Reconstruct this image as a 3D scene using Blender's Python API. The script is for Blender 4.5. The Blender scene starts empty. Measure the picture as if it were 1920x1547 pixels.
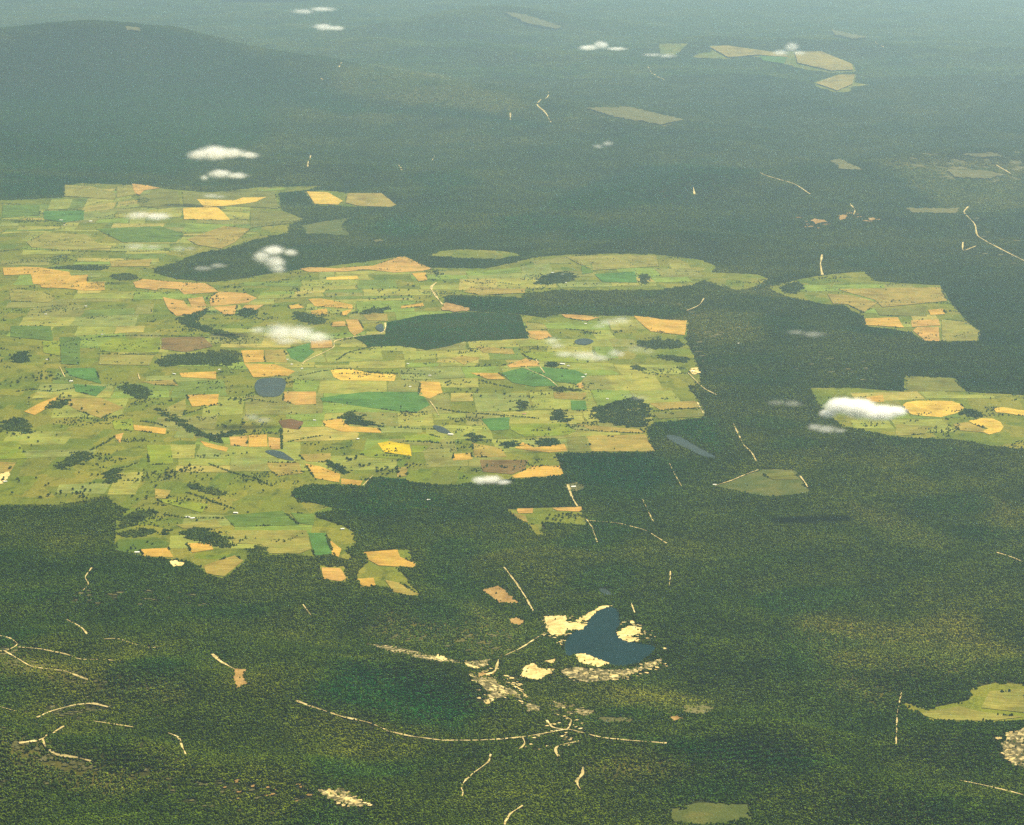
import bpy, bmesh, math, random
import numpy as np
from mathutils import Vector
from mathutils.geometry import delaunay_2d_cdt
random.seed(7); RNG = np.random.default_rng(7)
S = bpy.context.scene
COL = S.collection

# ------------------------------------------------------------------ camera
ALT, DEP, FPX, CX, CY = 3500.0, math.radians(12.5), 4622.0, 960.0, 773.5
cam = bpy.data.cameras.new('camera'); co = bpy.data.objects.new('camera', cam); COL.objects.link(co)
co.location = (0, 0, ALT); co.rotation_euler = (math.pi/2-DEP, 0, 0)
cam.sensor_fit = 'HORIZONTAL'; cam.sensor_width = 36; cam.lens = 36*FPX/1920
cam.clip_start = 5; cam.clip_end = 200000
S.camera = co
# ------------------------------------------------------------------ sky and sun
SUND = Vector((310, 290, 545)).normalized()
w = bpy.data.worlds.new('World'); S.world = w; w.use_nodes = True
nt = w.node_tree; bg = nt.nodes['Background']
sky = nt.nodes.new('ShaderNodeTexSky'); sky.sky_type = 'NISHITA'; sky.sun_disc = False
sky.sun_elevation = math.asin(SUND.z); sky.sun_rotation = math.atan2(SUND.x, SUND.y)
sky.altitude = 500; sky.air_density = 0.45; sky.dust_density = 2.5; sky.ozone_density = 0.6
nt.links.new(sky.outputs[0], bg.inputs[0]); bg.inputs[1].default_value = 0.05
sl = bpy.data.lights.new('sun', 'SUN'); so = bpy.data.objects.new('sun', sl); COL.objects.link(so)
sl.energy = 5.0; sl.angle = math.radians(0.5); sl.color = (1.0, 0.90, 0.63)
so.rotation_euler = SUND.to_track_quat('Z', 'Y').to_euler(); so.location = SUND*9000
S.view_settings.view_transform = 'Standard'; S.view_settings.look = 'None'
S.view_settings.exposure = 1.2; S.view_settings.gamma = 1
S.cycles.use_denoising = False; S.cycles.max_bounces = 12; S.cycles.diffuse_bounces = 2; S.cycles.glossy_bounces = 2
S.cycles.transmission_bounces = 2; S.cycles.volume_bounces = 12; S.cycles.transparent_max_bounces = 16
S.cycles.volume_step_rate = 0.5; S.cycles.volume_max_steps = 256
S.cycles.sample_clamp_indirect = 4
HAZE_D, HAZE_C = 1.6e-5, (0.52, 0.75, 0.91, 1)

# ------------------------------------------------------------------ relief
def ray(px, py):
    a = (np.asarray(px, float)-CX)/FPX; b = -(np.asarray(py, float)-CY)/FPX
    s, c = math.sin(DEP), math.cos(DEP)
    return a, b*s+c, b*c-s
def flat(px, py):
    dx, dy, dz = ray(px, py); t = -ALT/dz
    return t*dx, t*dy
_r = np.random.default_rng(11)
def sines(n, l0, l1, amp):
    L = np.exp(_r.uniform(math.log(l0), math.log(l1), n)); th = _r.uniform(0, math.pi, n); ph = _r.uniform(0, 6.28, n)
    return [(2*math.pi/l*math.cos(t), 2*math.pi/l*math.sin(t), p, amp*(l/l1)) for l, t, p in zip(L, th, ph)]
SA, SB, SC = sines(9, 600, 2200, 7), sines(9, 500, 1500, 17), sines(9, 1800, 5200, 24)
def ss(a, b, x):
    t = np.clip((x-a)/(b-a), 0, 1); return t*t*(3-2*t)
RIDGES = [  # world polyline (x, y, height), half width
    ([(-9000, 26500, 480), (-6000, 28500, 820), (-4200, 29200, 800), (-2600, 28600, 420), (-1200, 27400, 260), (400, 26000, 190), (1500, 24700, 50)], 1500),
    ([(1200, 31000, 60), (2600, 31800, 260), (4600, 31500, 200), (7500, 31000, 120)], 900),
    ([(-3000, 22300, 40), (-2000, 22700, 120), (-900, 22500, 40)], 500),
    ([(2600, 22600, 40), (4200, 23300, 150), (6500, 23000, 90)], 600),
    ([(-2400, 32500, 120), (-1000, 31500, 220), (600, 30500, 90)], 800),
    ([(-8000, 23500, 200), (-5200, 24300, 160), (-3300, 24000, 40)], 900),
    ([(150, 20300, 40), (900, 21200, 150), (1700, 21900, 190), (2700, 22500, 60)], 520),
    ([(300, 18600, 40), (1200, 19300, 130), (2000, 19500, 50)], 420),
    ([(-900, 10150, 40), (-420, 10060, 105), (-180, 9850, 85), (60, 9700, 30)], 180),
    ([(-2300, 10100, 60), (-1500, 10000, 90), (-1000, 9900, 30)], 200),
    ([(-2400, 9200, 85), (-1500, 9150, 95), (-900, 9050, 30)], 180),
    ([(300, 9150, 40), (1100, 9300, 65), (2200, 9400, 45)], 190),
    ([(-1200, 33500, 300), (-300, 34500, 420), (900, 34500, 150)], 1200),
]
def moved(x, y, a):
    e = math.atan2(4000, y)-math.radians(15.5); y2 = ALT/math.tan(DEP+e)
    return (x*math.hypot(y2, ALT)/math.hypot(y, 4000), y2, a*(1.15 if y > 18000 else 1))
RIDGES = [(q, wd*q[0][1]/pl[0][1]*(.8 if pl[0][1] > 18000 else 1)) for pl, wd in RIDGES for q in [[moved(*p) for p in pl]]]
LAKES_C = [((1140, 1195), 230, 420), ((508, 728), 160, 300), ((527, 856), 150, 150), ((830, 806), 120, 150), ((1298, 838), 260, 330), ((1095, 641), 120, 150), ((1134, 1110), 60, 80), ((713, 615), 60, 80)]
def h0(x, y):
    d = np.hypot(x, y); z = np.zeros_like(x)
    for a in SA: z = z+a[3]*np.sin(a[0]*x+a[1]*y+a[2])
    near = 1-ss(10770, 12370, d)
    t = np.zeros_like(x)
    for a in SB: t = t+a[3]*np.sin(a[0]*x+a[1]*y+a[2])
    z = z+near*t
    far = ss(20300, 28700, d); t = np.zeros_like(x)
    for a in SC: t = t+a[3]*np.sin(a[0]*x+a[1]*y+a[2])
    z = z+far*t
    for pl, wd in RIDGES:
        best = np.zeros_like(x)
        for (x0, y0, a0), (x1, y1, a1) in zip(pl[:-1], pl[1:]):
            vx, vy = x1-x0, y1-y0; u = np.clip(((x-x0)*vx+(y-y0)*vy)/(vx*vx+vy*vy), 0, 1)
            q = ((x-x0-u*vx)**2+(y-y0-u*vy)**2)/(wd*wd)
            best = np.maximum(best, (a0+u*(a1-a0))*np.exp(-q))
        z = z+best
    return z
LF = []
for (p, ra, rb) in LAKES_C:
    X, Y = flat(*p); X = np.array([float(X)]); Y = np.array([float(Y)])
    LF.append((X[0], Y[0], ra, rb, float(h0(X, Y)[0])))
def h(x, y):
    x = np.asarray(x, float); y = np.asarray(y, float)
    z = h0(x, y)
    for X, Y, ra, rb, zl in LF:
        q = ((x-X)/ra)**2+((y-Y)/rb)**2
        k = 1-ss(0.8, 2.2, q); z = z+(zl-z)*k
    return z
def ground(pts):
    """photo pixels -> first hit with the relief"""
    p = np.asarray(pts, float); dx, dy, dz = ray(p[:, 0], p[:, 1])
    t0 = (1050-ALT)/dz; t1 = (-150-ALT)/dz
    t = t0.copy(); done = np.zeros(len(p), bool); lo = t0.copy(); hi = t1.copy()
    for k in range(1, 81):
        tn = t0+(t1-t0)*k/80
        under = (ALT+tn*dz) < h(tn*dx, tn*dy)
        new = under & ~done; hi[new] = tn[new]; lo[new] = (t0+(t1-t0)*(k-1)/80)[new]; done |= under
    for _ in range(16):
        m = (lo+hi)/2; under = (ALT+m*dz) < h(m*dx, m*dy)
        hi = np.where(under, m, hi); lo = np.where(under, lo, m)
    return np.stack([hi*dx, hi*dy], 1)

# ------------------------------------------------------------------ helpers
def tag(o, label=None, cat=None, group=None, kind=None):
    if label: o['label'] = label
    if cat: o['category'] = cat
    if group: o['group'] = group
    if kind: o['kind'] = kind
    return o
def mesh_obj(name, V, F, mat, parent=None, smooth=False):
    me = bpy.data.meshes.new(name)
    me.from_pydata([tuple(v) for v in V], [], [tuple(f) for f in F]); me.update()
    if mat: me.materials.append(mat)
    if smooth: me.polygons.foreach_set('use_smooth', [True]*len(me.polygons))
    o = bpy.data.objects.new(name, me); COL.objects.link(o)
    if parent: o.parent = parent
    return o
def empty(name, loc, rz=0):
    o = bpy.data.objects.new(name, None); COL.objects.link(o); o.location = loc; o.rotation_euler.z = rz
    o.empty_display_size = 5
    return o
def inside(P, poly):
    x, y = P[:, 0], P[:, 1]; r = np.zeros(len(P), bool); n = len(poly)
    bx = (x >= poly[:, 0].min()) & (x <= poly[:, 0].max()) & (y >= poly[:, 1].min()) & (y <= poly[:, 1].max())
    idx = np.nonzero(bx)[0]
    if not len(idx): return r
    x, y = x[idx], y[idx]; q = np.zeros(len(idx), bool)
    for i in range(n):
        x0, y0 = poly[i]; x1, y1 = poly[(i+1) % n]
        if y0 == y1: continue
        c = ((y0 > y) != (y1 > y)) & (x < (x1-x0)*(y-y0)/(y1-y0)+x0); q ^= c
    r[idx] = q; return r
def dist_poly(P, line, closed=False):
    d = np.full(len(P), 1e12); n = len(line)
    for i in range(n if closed else n-1):
        a = line[i]; b = line[(i+1) % n]; v = b-a; L = max(v@v, 1e-6)
        u = np.clip(((P-a)@v)/L, 0, 1); d = np.minimum(d, ((P-a-u[:, None]*v)**2).sum(1))
    return np.sqrt(d)
def dense_px(poly, step=9.0, closed=True, jit=0.0):
    out = []; n = len(poly)
    for i in range(n if closed else n-1):
        a = np.array(poly[i], float); b = np.array(poly[(i+1) % n], float)
        k = max(1, int(np.linalg.norm((b-a)*np.array([1, 2.5]))/step))
        for j in range(k):
            p = a+(b-a)*j/k
            if jit: p = p+RNG.normal(0, jit, 2)*np.array([1, .4])
            out.append(p)
    if not closed: out.append(np.array(poly[-1], float))
    return np.array(out)
def drape(name, poly, mat, off, jit=0.35, world=False, level=False, step=9.0):
    B = np.asarray(poly) if world else ground(dense_px(poly, step, jit=jit))
    ext = B.max(0)-B.min(0); s = min(60.0, max(24.0, math.sqrt(ext[0]*ext[1])/20))
    gx = np.arange(B[:, 0].min()+s*.4, B[:, 0].max(), s); gy = np.arange(B[:, 1].min()+s*.4, B[:, 1].max(), s*1.3)
    if len(gx) and len(gy):
        G = np.stack(np.meshgrid(gx, gy), -1).reshape(-1, 2)+RNG.uniform(-.2, .2, (len(gx)*len(gy), 2))*s
        G = G[inside(G, B)]
        if len(G): G = G[dist_poly(G, B, True) > s*.25]
    else: G = np.zeros((0, 2))
    c0 = B.mean(0); A = np.vstack([B, G])-c0
    n = len(B)
    vs, es, fs, *_ = delaunay_2d_cdt([Vector(p) for p in A], [], [list(range(n))], 1, 1e-3)
    W = np.array([[v.x, v.y] for v in vs])+c0
    z = np.full(len(W), h(W[:, 0], W[:, 1]).min() if level else 0.0)
    z = z+off if level else h(W[:, 0], W[:, 1])+off*np.maximum(1, (W[:, 1]/14500)**2)
    o = mesh_obj(name, np.column_stack([W, z]), fs, mat, smooth=True)
    me = o.data; bm = bmesh.new(); bm.from_mesh(me); bm.normal_update()
    bmesh.ops.reverse_faces(bm, faces=[f for f in bm.faces if f.normal.z < 0]); bm.to_mesh(me); bm.free()
    return o, B
# materials
def nodes(name, rough=0.9, spec=0.0):
    m = bpy.data.materials.new(name); m.use_nodes = True; t = m.node_tree; b = t.nodes['Principled BSDF']
    b.inputs['Roughness'].default_value = rough; b.inputs['Specular IOR Level'].default_value = spec
    g = t.nodes.new('ShaderNodeNewGeometry')
    return m, t, b, g.outputs['Position']
def noise(t, pos, size, detail=3, rough=.55, sx=1, sy=1):
    mp = t.nodes.new('ShaderNodeVectorMath'); mp.operation = 'MULTIPLY'; mp.inputs[1].default_value = (sx/size, sy/size, 1/size)
    t.links.new(pos, mp.inputs[0]); n = t.nodes.new('ShaderNodeTexNoise'); n.inputs['Scale'].default_value = 1
    n.inputs['Detail'].default_value = detail; n.inputs['Roughness'].default_value = rough
    t.links.new(mp.outputs[0], n.inputs['Vector']); return n.outputs['Fac']
def ramp(t, fac, stops):
    r = t.nodes.new('ShaderNodeValToRGB'); e = r.color_ramp.elements
    while len(e) < len(stops): e.new(0.5)
    for k, (p, c) in enumerate(stops): e[k].position = p; e[k].color = (*c, 1)
    t.links.new(fac, r.inputs[0]); return r.outputs[0]
def mix(t, a, b, fac, mode='MIX'):
    m = t.nodes.new('ShaderNodeMix'); m.data_type = 'RGBA'; m.blend_type = mode
    for v, i in ((fac, 0), (a, 6), (b, 7)):
        if isinstance(v, (int, float)): m.inputs[i].default_value = v
        elif isinstance(v, tuple): m.inputs[i].default_value = (*v, 1)
        else: t.links.new(v, m.inputs[i])
    return m.outputs[2]
def sc(c, k): return tuple(min(1, max(0, v*k)) for v in c)
FIELD_C = {
    'pale_green': (.27, .285, .07), 'straw_green': (.32, .305, .08), 'fresh_green': (.205, .27, .055), 'dull_green': (.23, .225, .072), 'pale_wheat': (.38, .32, .10), 'deep_green': (.155, .205, .05), 'sage': (.235, .26, .085),
    'gold': (0.54, 0.33, 0.085), 'yellow': (0.66, 0.44, 0.10), 'orange': (0.50, 0.30, 0.11), 'canola': (0.60, 0.43, 0.012),
    'lime': (0.22, 0.26, 0.03), 'emerald': (0.085, 0.185, 0.05), 'green': (0.11, 0.17, 0.035), 'tan': (0.33, 0.25, 0.075),
    'brown': (0.20, 0.13, 0.06), 'straw': (0.27, 0.245, 0.07), 'umber': (0.16, 0.085, 0.05), 'olive': (0.17, 0.17, 0.045)}
def field_mat(k, c):
    c = (c[0]*.68, c[1]*.67, c[2]*.48)
    m, t, b, pos = nodes('crop_'+k)
    a = noise(t, pos, 210, 4, .6); c1 = ramp(t, a, [(.3, sc(c, .60)), (.5, c), (.7, sc(c, 1.25))])
    g2 = noise(t, pos, 60, 3, .6, 1, .5)
    hue = (c[0]*.72, c[1]*.95, c[2]*.9)
    f = ramp(t, g2, [(.45, (0, 0, 0)), (.75, (.75,)*3)])
    c2 = mix(t, c1, hue, f)
    g3 = noise(t, pos, 9, 2, .6); c3 = mix(t, c2, ramp(t, g3, [(.3, (.78,)*3), (.7, (1.18,)*3)]), .8, 'MULTIPLY')
    g4 = noise(t, pos, 150, 3, .6, 1, 9); c3 = mix(t, c3, ramp(t, g4, [(.35, (.70,)*3), (.65, (1.22,)*3)]), .8, 'MULTIPLY')
    t.links.new(c3, b.inputs['Base Color']); return m
MF = {k: field_mat(k, c) for k, c in FIELD_C.items()}
def pasture_mat():
    m, t, b, pos = nodes('pasture')
    n0 = t.nodes.new('ShaderNodeTexNoise'); n0.inputs['Scale'].default_value = 1/120; n0.inputs['Detail'].default_value = 3; t.links.new(pos, n0.inputs['Vector'])
    wob = t.nodes.new('ShaderNodeVectorMath'); wob.operation = 'MULTIPLY_ADD'; t.links.new(n0.outputs['Color'], wob.inputs[0]); wob.inputs[1].default_value = (55, 80, 0); t.links.new(pos, wob.inputs[2])
    def cells(sx, sy, rot, ch):
        v = t.nodes.new('ShaderNodeTexVoronoi'); v.distance = 'CHEBYCHEV'; v.inputs['Scale'].default_value = 1; v.inputs['Randomness'].default_value = .8
        mp = t.nodes.new('ShaderNodeMapping'); mp.vector_type = 'POINT'; mp.inputs['Scale'].default_value = (1/sx, 1/sy, 0); mp.inputs['Rotation'].default_value = (0, 0, rot)
        t.links.new(wob.outputs[0], mp.inputs[0]); t.links.new(mp.outputs[0], v.inputs['Vector'])
        sp = t.nodes.new('ShaderNodeSeparateColor'); t.links.new(v.outputs['Color'], sp.inputs[0]); return sp.outputs[ch]
    c = ramp(t, cells(175, 260, .12, 0), [(.0, (.075, .13, .03)), (.14, (.17, .19, .035)), (.28, (.31, .27, .055)), (.4, (.12, .18, .03)), (.52, (.22, .25, .03)), (.64, (.16, .165, .045)), (.76, (.34, .27, .075)), (.88, (.19, .22, .035)), (1, (.10, .15, .04))])
    big = ramp(t, cells(420, 520, .05, 1), [(0, (.10, .16, .03)), (.35, (.20, .21, .04)), (.65, (.30, .25, .06)), (1, (.17, .21, .03))])
    c = mix(t, c, big, .35)
    n1 = noise(t, pos, 420, 5, .6); n2 = noise(t, pos, 95, 4, .65, 1, .6); n3 = noise(t, pos, 11, 2, .6)
    c = mix(t, c, ramp(t, n1, [(.32, (.10, .16, .035)), (.5, (.19, .19, .04)), (.68, (.32, .26, .07))]), .28)
    c = mix(t, c, (.06, .085, .022), ramp(t, n2, [(.52, (0,)*3), (.7, (.8,)*3)]))
    c = mix(t, c, ramp(t, n3, [(.3, (.65,)*3), (.7, (1.3,)*3)]), .9, 'MULTIPLY')
    c = mix(t, c, (.56, .60, .31), 1.0, 'MULTIPLY')
    t.links.new(c, b.inputs['Base Color']); return m
M_PAST = pasture_mat()
def mottled(name, stops, size, fine=9, rough=.95, amt=.8):
    m, t, b, pos = nodes(name, rough)
    c = ramp(t, noise(t, pos, size, 5, .62), stops)
    c = mix(t, c, ramp(t, noise(t, pos, fine, 3, .6), [(.3, (.62,)*3), (.7, (1.3,)*3)]), amt, 'MULTIPLY')
    t.links.new(c, b.inputs['Base Color']); return m
M_DULL = mottled('rough_grass', [(.3, (.045, .062, .014)), (.5, (.068, .082, .02)), (.7, (.105, .10, .026))], 130)
def terrain_mat():
    m, t, b, pos = nodes('forest_floor')
    c = ramp(t, noise(t, pos, 600, 6, .6), [(.3, (.014, .019, .005)), (.5, (.022, .026, .007)), (.7, (.036, .034, .010))])
    at = t.nodes.new('ShaderNodeAttribute'); at.attribute_name = 'scrub'
    n = ramp(t, noise(t, pos, 70, 4, .65), [(.3, (.055, .056, .009)), (.55, (.090, .082, .012)), (.75, (.13, .105, .02))])
    c = mix(t, c, n, at.outputs['Fac'])
    c = mix(t, c, ramp(t, noise(t, pos, 9, 3, .6), [(.3, (.55,)*3), (.7, (1.4,)*3)]), .9, 'MULTIPLY')
    t.links.new(c, b.inputs['Base Color']); return m
M_TERR = terrain_mat()
M_SAND = mottled('sand', [(.3, (.34, .24, .085)), (.5, (.54, .42, .17)), (.7, (.66, .55, .27))], 40, 8, .95, .9)
M_GRAVEL = mottled('gravel', [(.35, (.05, .048, .018)), (.5, (.12, .10, .045)), (.62, (.44, .36, .17))], 24, 9)
M_CLAY = mottled('clay', [(.3, (.17, .10, .03)), (.6, (.30, .19, .065))], 60)
M_TRACK = mottled('track_gravel', [(.32, (.24, .19, .075)), (.5, (.44, .35, .15)), (.66, (.60, .50, .25))], 45, 12, .95, .7)
M_SCRUB = mottled('scrub_grass', [(.3, (.07, .078, .022)), (.5, (.115, .108, .03)), (.7, (.17, .135, .05))], 80)
M_HEATH = mottled('heath', [(.3, (.06, .065, .02)), (.6, (.115, .105, .04))], 150)
def water_mat(name='lake_water', c0=(.0003, .014, .014), c1=(.0008, .018, .019)):
    m, t, b, pos = nodes(name, .3, .03)
    c = ramp(t, noise(t, pos, 160, 3), [(.3, c0), (.7, c1)])
    t.links.new(c, b.inputs['Base Color'])
    bp = t.nodes.new('ShaderNodeBump'); bp.inputs['Strength'].default_value = .15; bp.inputs['Distance'].default_value = .3
    t.links.new(noise(t, pos, 3, 3), bp.inputs['Height']); t.links.new(bp.outputs[0], b.inputs['Normal']); return m
M_WATER = water_mat(); M_DAM = water_mat('dam_water', (.020, .034, .030), (.034, .045, .036))
def leaf_mat(name, dark, mid, light):
    m, t, b, pos = nodes(name, .9, 0.0)
    c = ramp(t, noise(t, pos, 520, 5, .6), [(.3, dark), (.5, mid), (.7, light)])
    at = t.nodes.new('ShaderNodeAttribute'); at.attribute_type = 'INSTANCER'; at.attribute_name = 'tone'
    c = mix(t, c, (.115, .135, .016), at.outputs['Fac'])
    a2 = t.nodes.new('ShaderNodeAttribute'); a2.attribute_type = 'INSTANCER'; a2.attribute_name = 'darkened'
    c = mix(t, c, (.009, .066, .012), a2.outputs['Fac'])  # darker teal leaf colour, painting hill-slope shade as well as dark stands
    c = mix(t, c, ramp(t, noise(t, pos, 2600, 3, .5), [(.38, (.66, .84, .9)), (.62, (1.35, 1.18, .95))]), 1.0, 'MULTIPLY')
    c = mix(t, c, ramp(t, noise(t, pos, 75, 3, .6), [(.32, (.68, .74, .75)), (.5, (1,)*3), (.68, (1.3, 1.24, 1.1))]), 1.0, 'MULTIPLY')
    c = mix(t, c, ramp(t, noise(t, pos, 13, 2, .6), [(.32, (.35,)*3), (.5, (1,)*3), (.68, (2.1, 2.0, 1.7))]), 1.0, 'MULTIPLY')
    t.links.new(c, b.inputs['Base Color']); return m
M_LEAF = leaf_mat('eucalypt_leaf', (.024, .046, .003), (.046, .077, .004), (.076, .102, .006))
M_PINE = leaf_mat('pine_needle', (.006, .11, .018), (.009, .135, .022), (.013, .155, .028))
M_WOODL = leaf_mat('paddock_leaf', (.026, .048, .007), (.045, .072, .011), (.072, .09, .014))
M_BARK = mottled('bark', [(.3, (.09, .065, .045)), (.7, (.2, .16, .12))], 2, .4)
def plain(name, c, rough=.6, spec=.3):
    m, t, b, pos = nodes(name, rough, spec)
    cc = mix(t, ramp(t, noise(t, pos, 3, 3), [(.3, sc(c, .85)), (.7, sc(c, 1.1))]), c, .3); t.links.new(cc, b.inputs['Base Color']); return m
M_ROOFW = plain('white_roof_sheet', (.85, .83, .78), .35, .5); M_ROOFG = plain('grey_roof_sheet', (.62, .62, .60), .35, .5); M_ROOFR = plain('red_roof_tile', (.42, .17, .10))
M_WALL = plain('pale_wall', (.75, .70, .60)); M_GLASSD = plain('window_glass', (.03, .04, .05), .1, .5); M_DOOR = plain('door_paint', (.25, .16, .1))

# ------------------------------------------------------------------ outlines read off the photograph (full-size pixels)
FARM = [
 [(-8,376),(60,374),(120,371),(121,346),(165,344),(250,347),(335,357),(400,361),(490,351),(605,349),(575,358),(522,362),(530,395),(572,412),(543,421),(540,437),(470,452),(425,468),(375,474),(335,492),(290,503),
  (290,512),(330,524),(400,529),(450,523),(520,511),(570,505),(660,494),(750,482),(800,502),(850,503),(915,503),(965,492),(1000,483),(1060,478),(1150,476),(1230,477),(1310,487),(1345,500),(1330,520),(1300,535),(1230,545),(1170,545),
  (1100,545),(1040,545),(985,551),(980,558),(900,556),(850,553),(832,558),(836,570),(880,580),(880,584),(980,590),(1020,596),(1050,589),(1100,592),(1180,592),(1230,598),(1290,602),(1287,640),(1295,655),(1310,690),(1315,720),
  (1290,725),(1297,735),(1312,752),(1326,782),(1305,785),(1225,795),(1212,808),(1228,848),(1130,849),(1040,851),(1046,862),(1057,893),(990,897),(900,905),(860,912),(800,908),(740,899),(692,896),(685,913),(640,911),(590,908),(552,916),
  (545,930),(562,940),(600,946),(640,957),(598,962),(592,970),(640,985),(665,1000),(668,1020),(652,1030),(660,1050),(640,1046),(615,1041),(590,1046),(555,1040),(510,1042),(470,1040),(458,1055),(420,1085),(380,1076),(378,1062),
  (330,1050),(260,1043),(214,1030),(219,966),(240,957),(215,945),(200,930),(160,938),(100,948),(60,946),(-8,950)],
 [(1440,540),(1470,530),(1535,517),(1620,509),(1640,527),(1700,532),(1762,535),(1785,570),(1815,605),(1838,620),(1835,641),(1735,641),(1710,625),(1690,620),(1618,612),(1622,597),(1580,572),(1550,571),(1500,562),(1470,555)],
 [(1313,515),(1330,511),(1370,512),(1420,515),(1442,523),(1410,540),(1385,545),(1340,534),(1322,525)],
 [(1520,728),(1600,727),(1695,735),(1695,705),(1790,709),(1812,735),(1928,742),(1928,843),(1870,838),(1800,825),(1680,820),(1580,800),(1535,760)],
 [(1340,912),(1400,890),(1430,880),(1490,880),(1502,895),(1520,925),(1440,931),(1380,922)],
 [(1690,1315),(1740,1330),(1820,1312),(1822,1290),(1870,1280),(1928,1283),(1928,1352),(1850,1355),(1750,1352),(1710,1335)],
 [(1255,1518),(1310,1505),(1400,1509),(1412,1537),(1370,1543),(1320,1546),(1262,1540)],
 [(950,955),(1090,950),(1100,985),(1015,980),(1020,1005),(1002,1000),(995,985),(970,976)],
 [(680,1035),(765,1030),(782,1066),(748,1066),(765,1090),(790,1118),(740,1113),(725,1101),(690,1101),(668,1090),(672,1070),(690,1055)],
 [(600,1060),(645,1062),(655,1088),(640,1093),(605,1089)],
 [(1300,108),(1310,101),(1333,98),(1330,86),(1365,86),(1430,99),(1480,97),(1540,97),(1600,121),(1606,135),(1560,137),(1500,129),(1420,107),(1385,104),(1365,112)],
 [(1235,82),(1290,82),(1265,105),(1238,101)],
 [(1525,155),(1572,140),(1606,140),(1602,155),(1632,160),(1600,163),(1595,173),(1570,175),(1530,163)],
 [(565,423),(610,415),(662,407),(640,420),(657,443),(620,440),(575,438)],
 [(570,360),(605,357),(650,362),(715,362),(745,385),(733,390),(650,388),(590,385)],
 [(800,480),(830,470),(880,468),(960,472),(975,480),(930,487),(860,484)],
]
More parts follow.
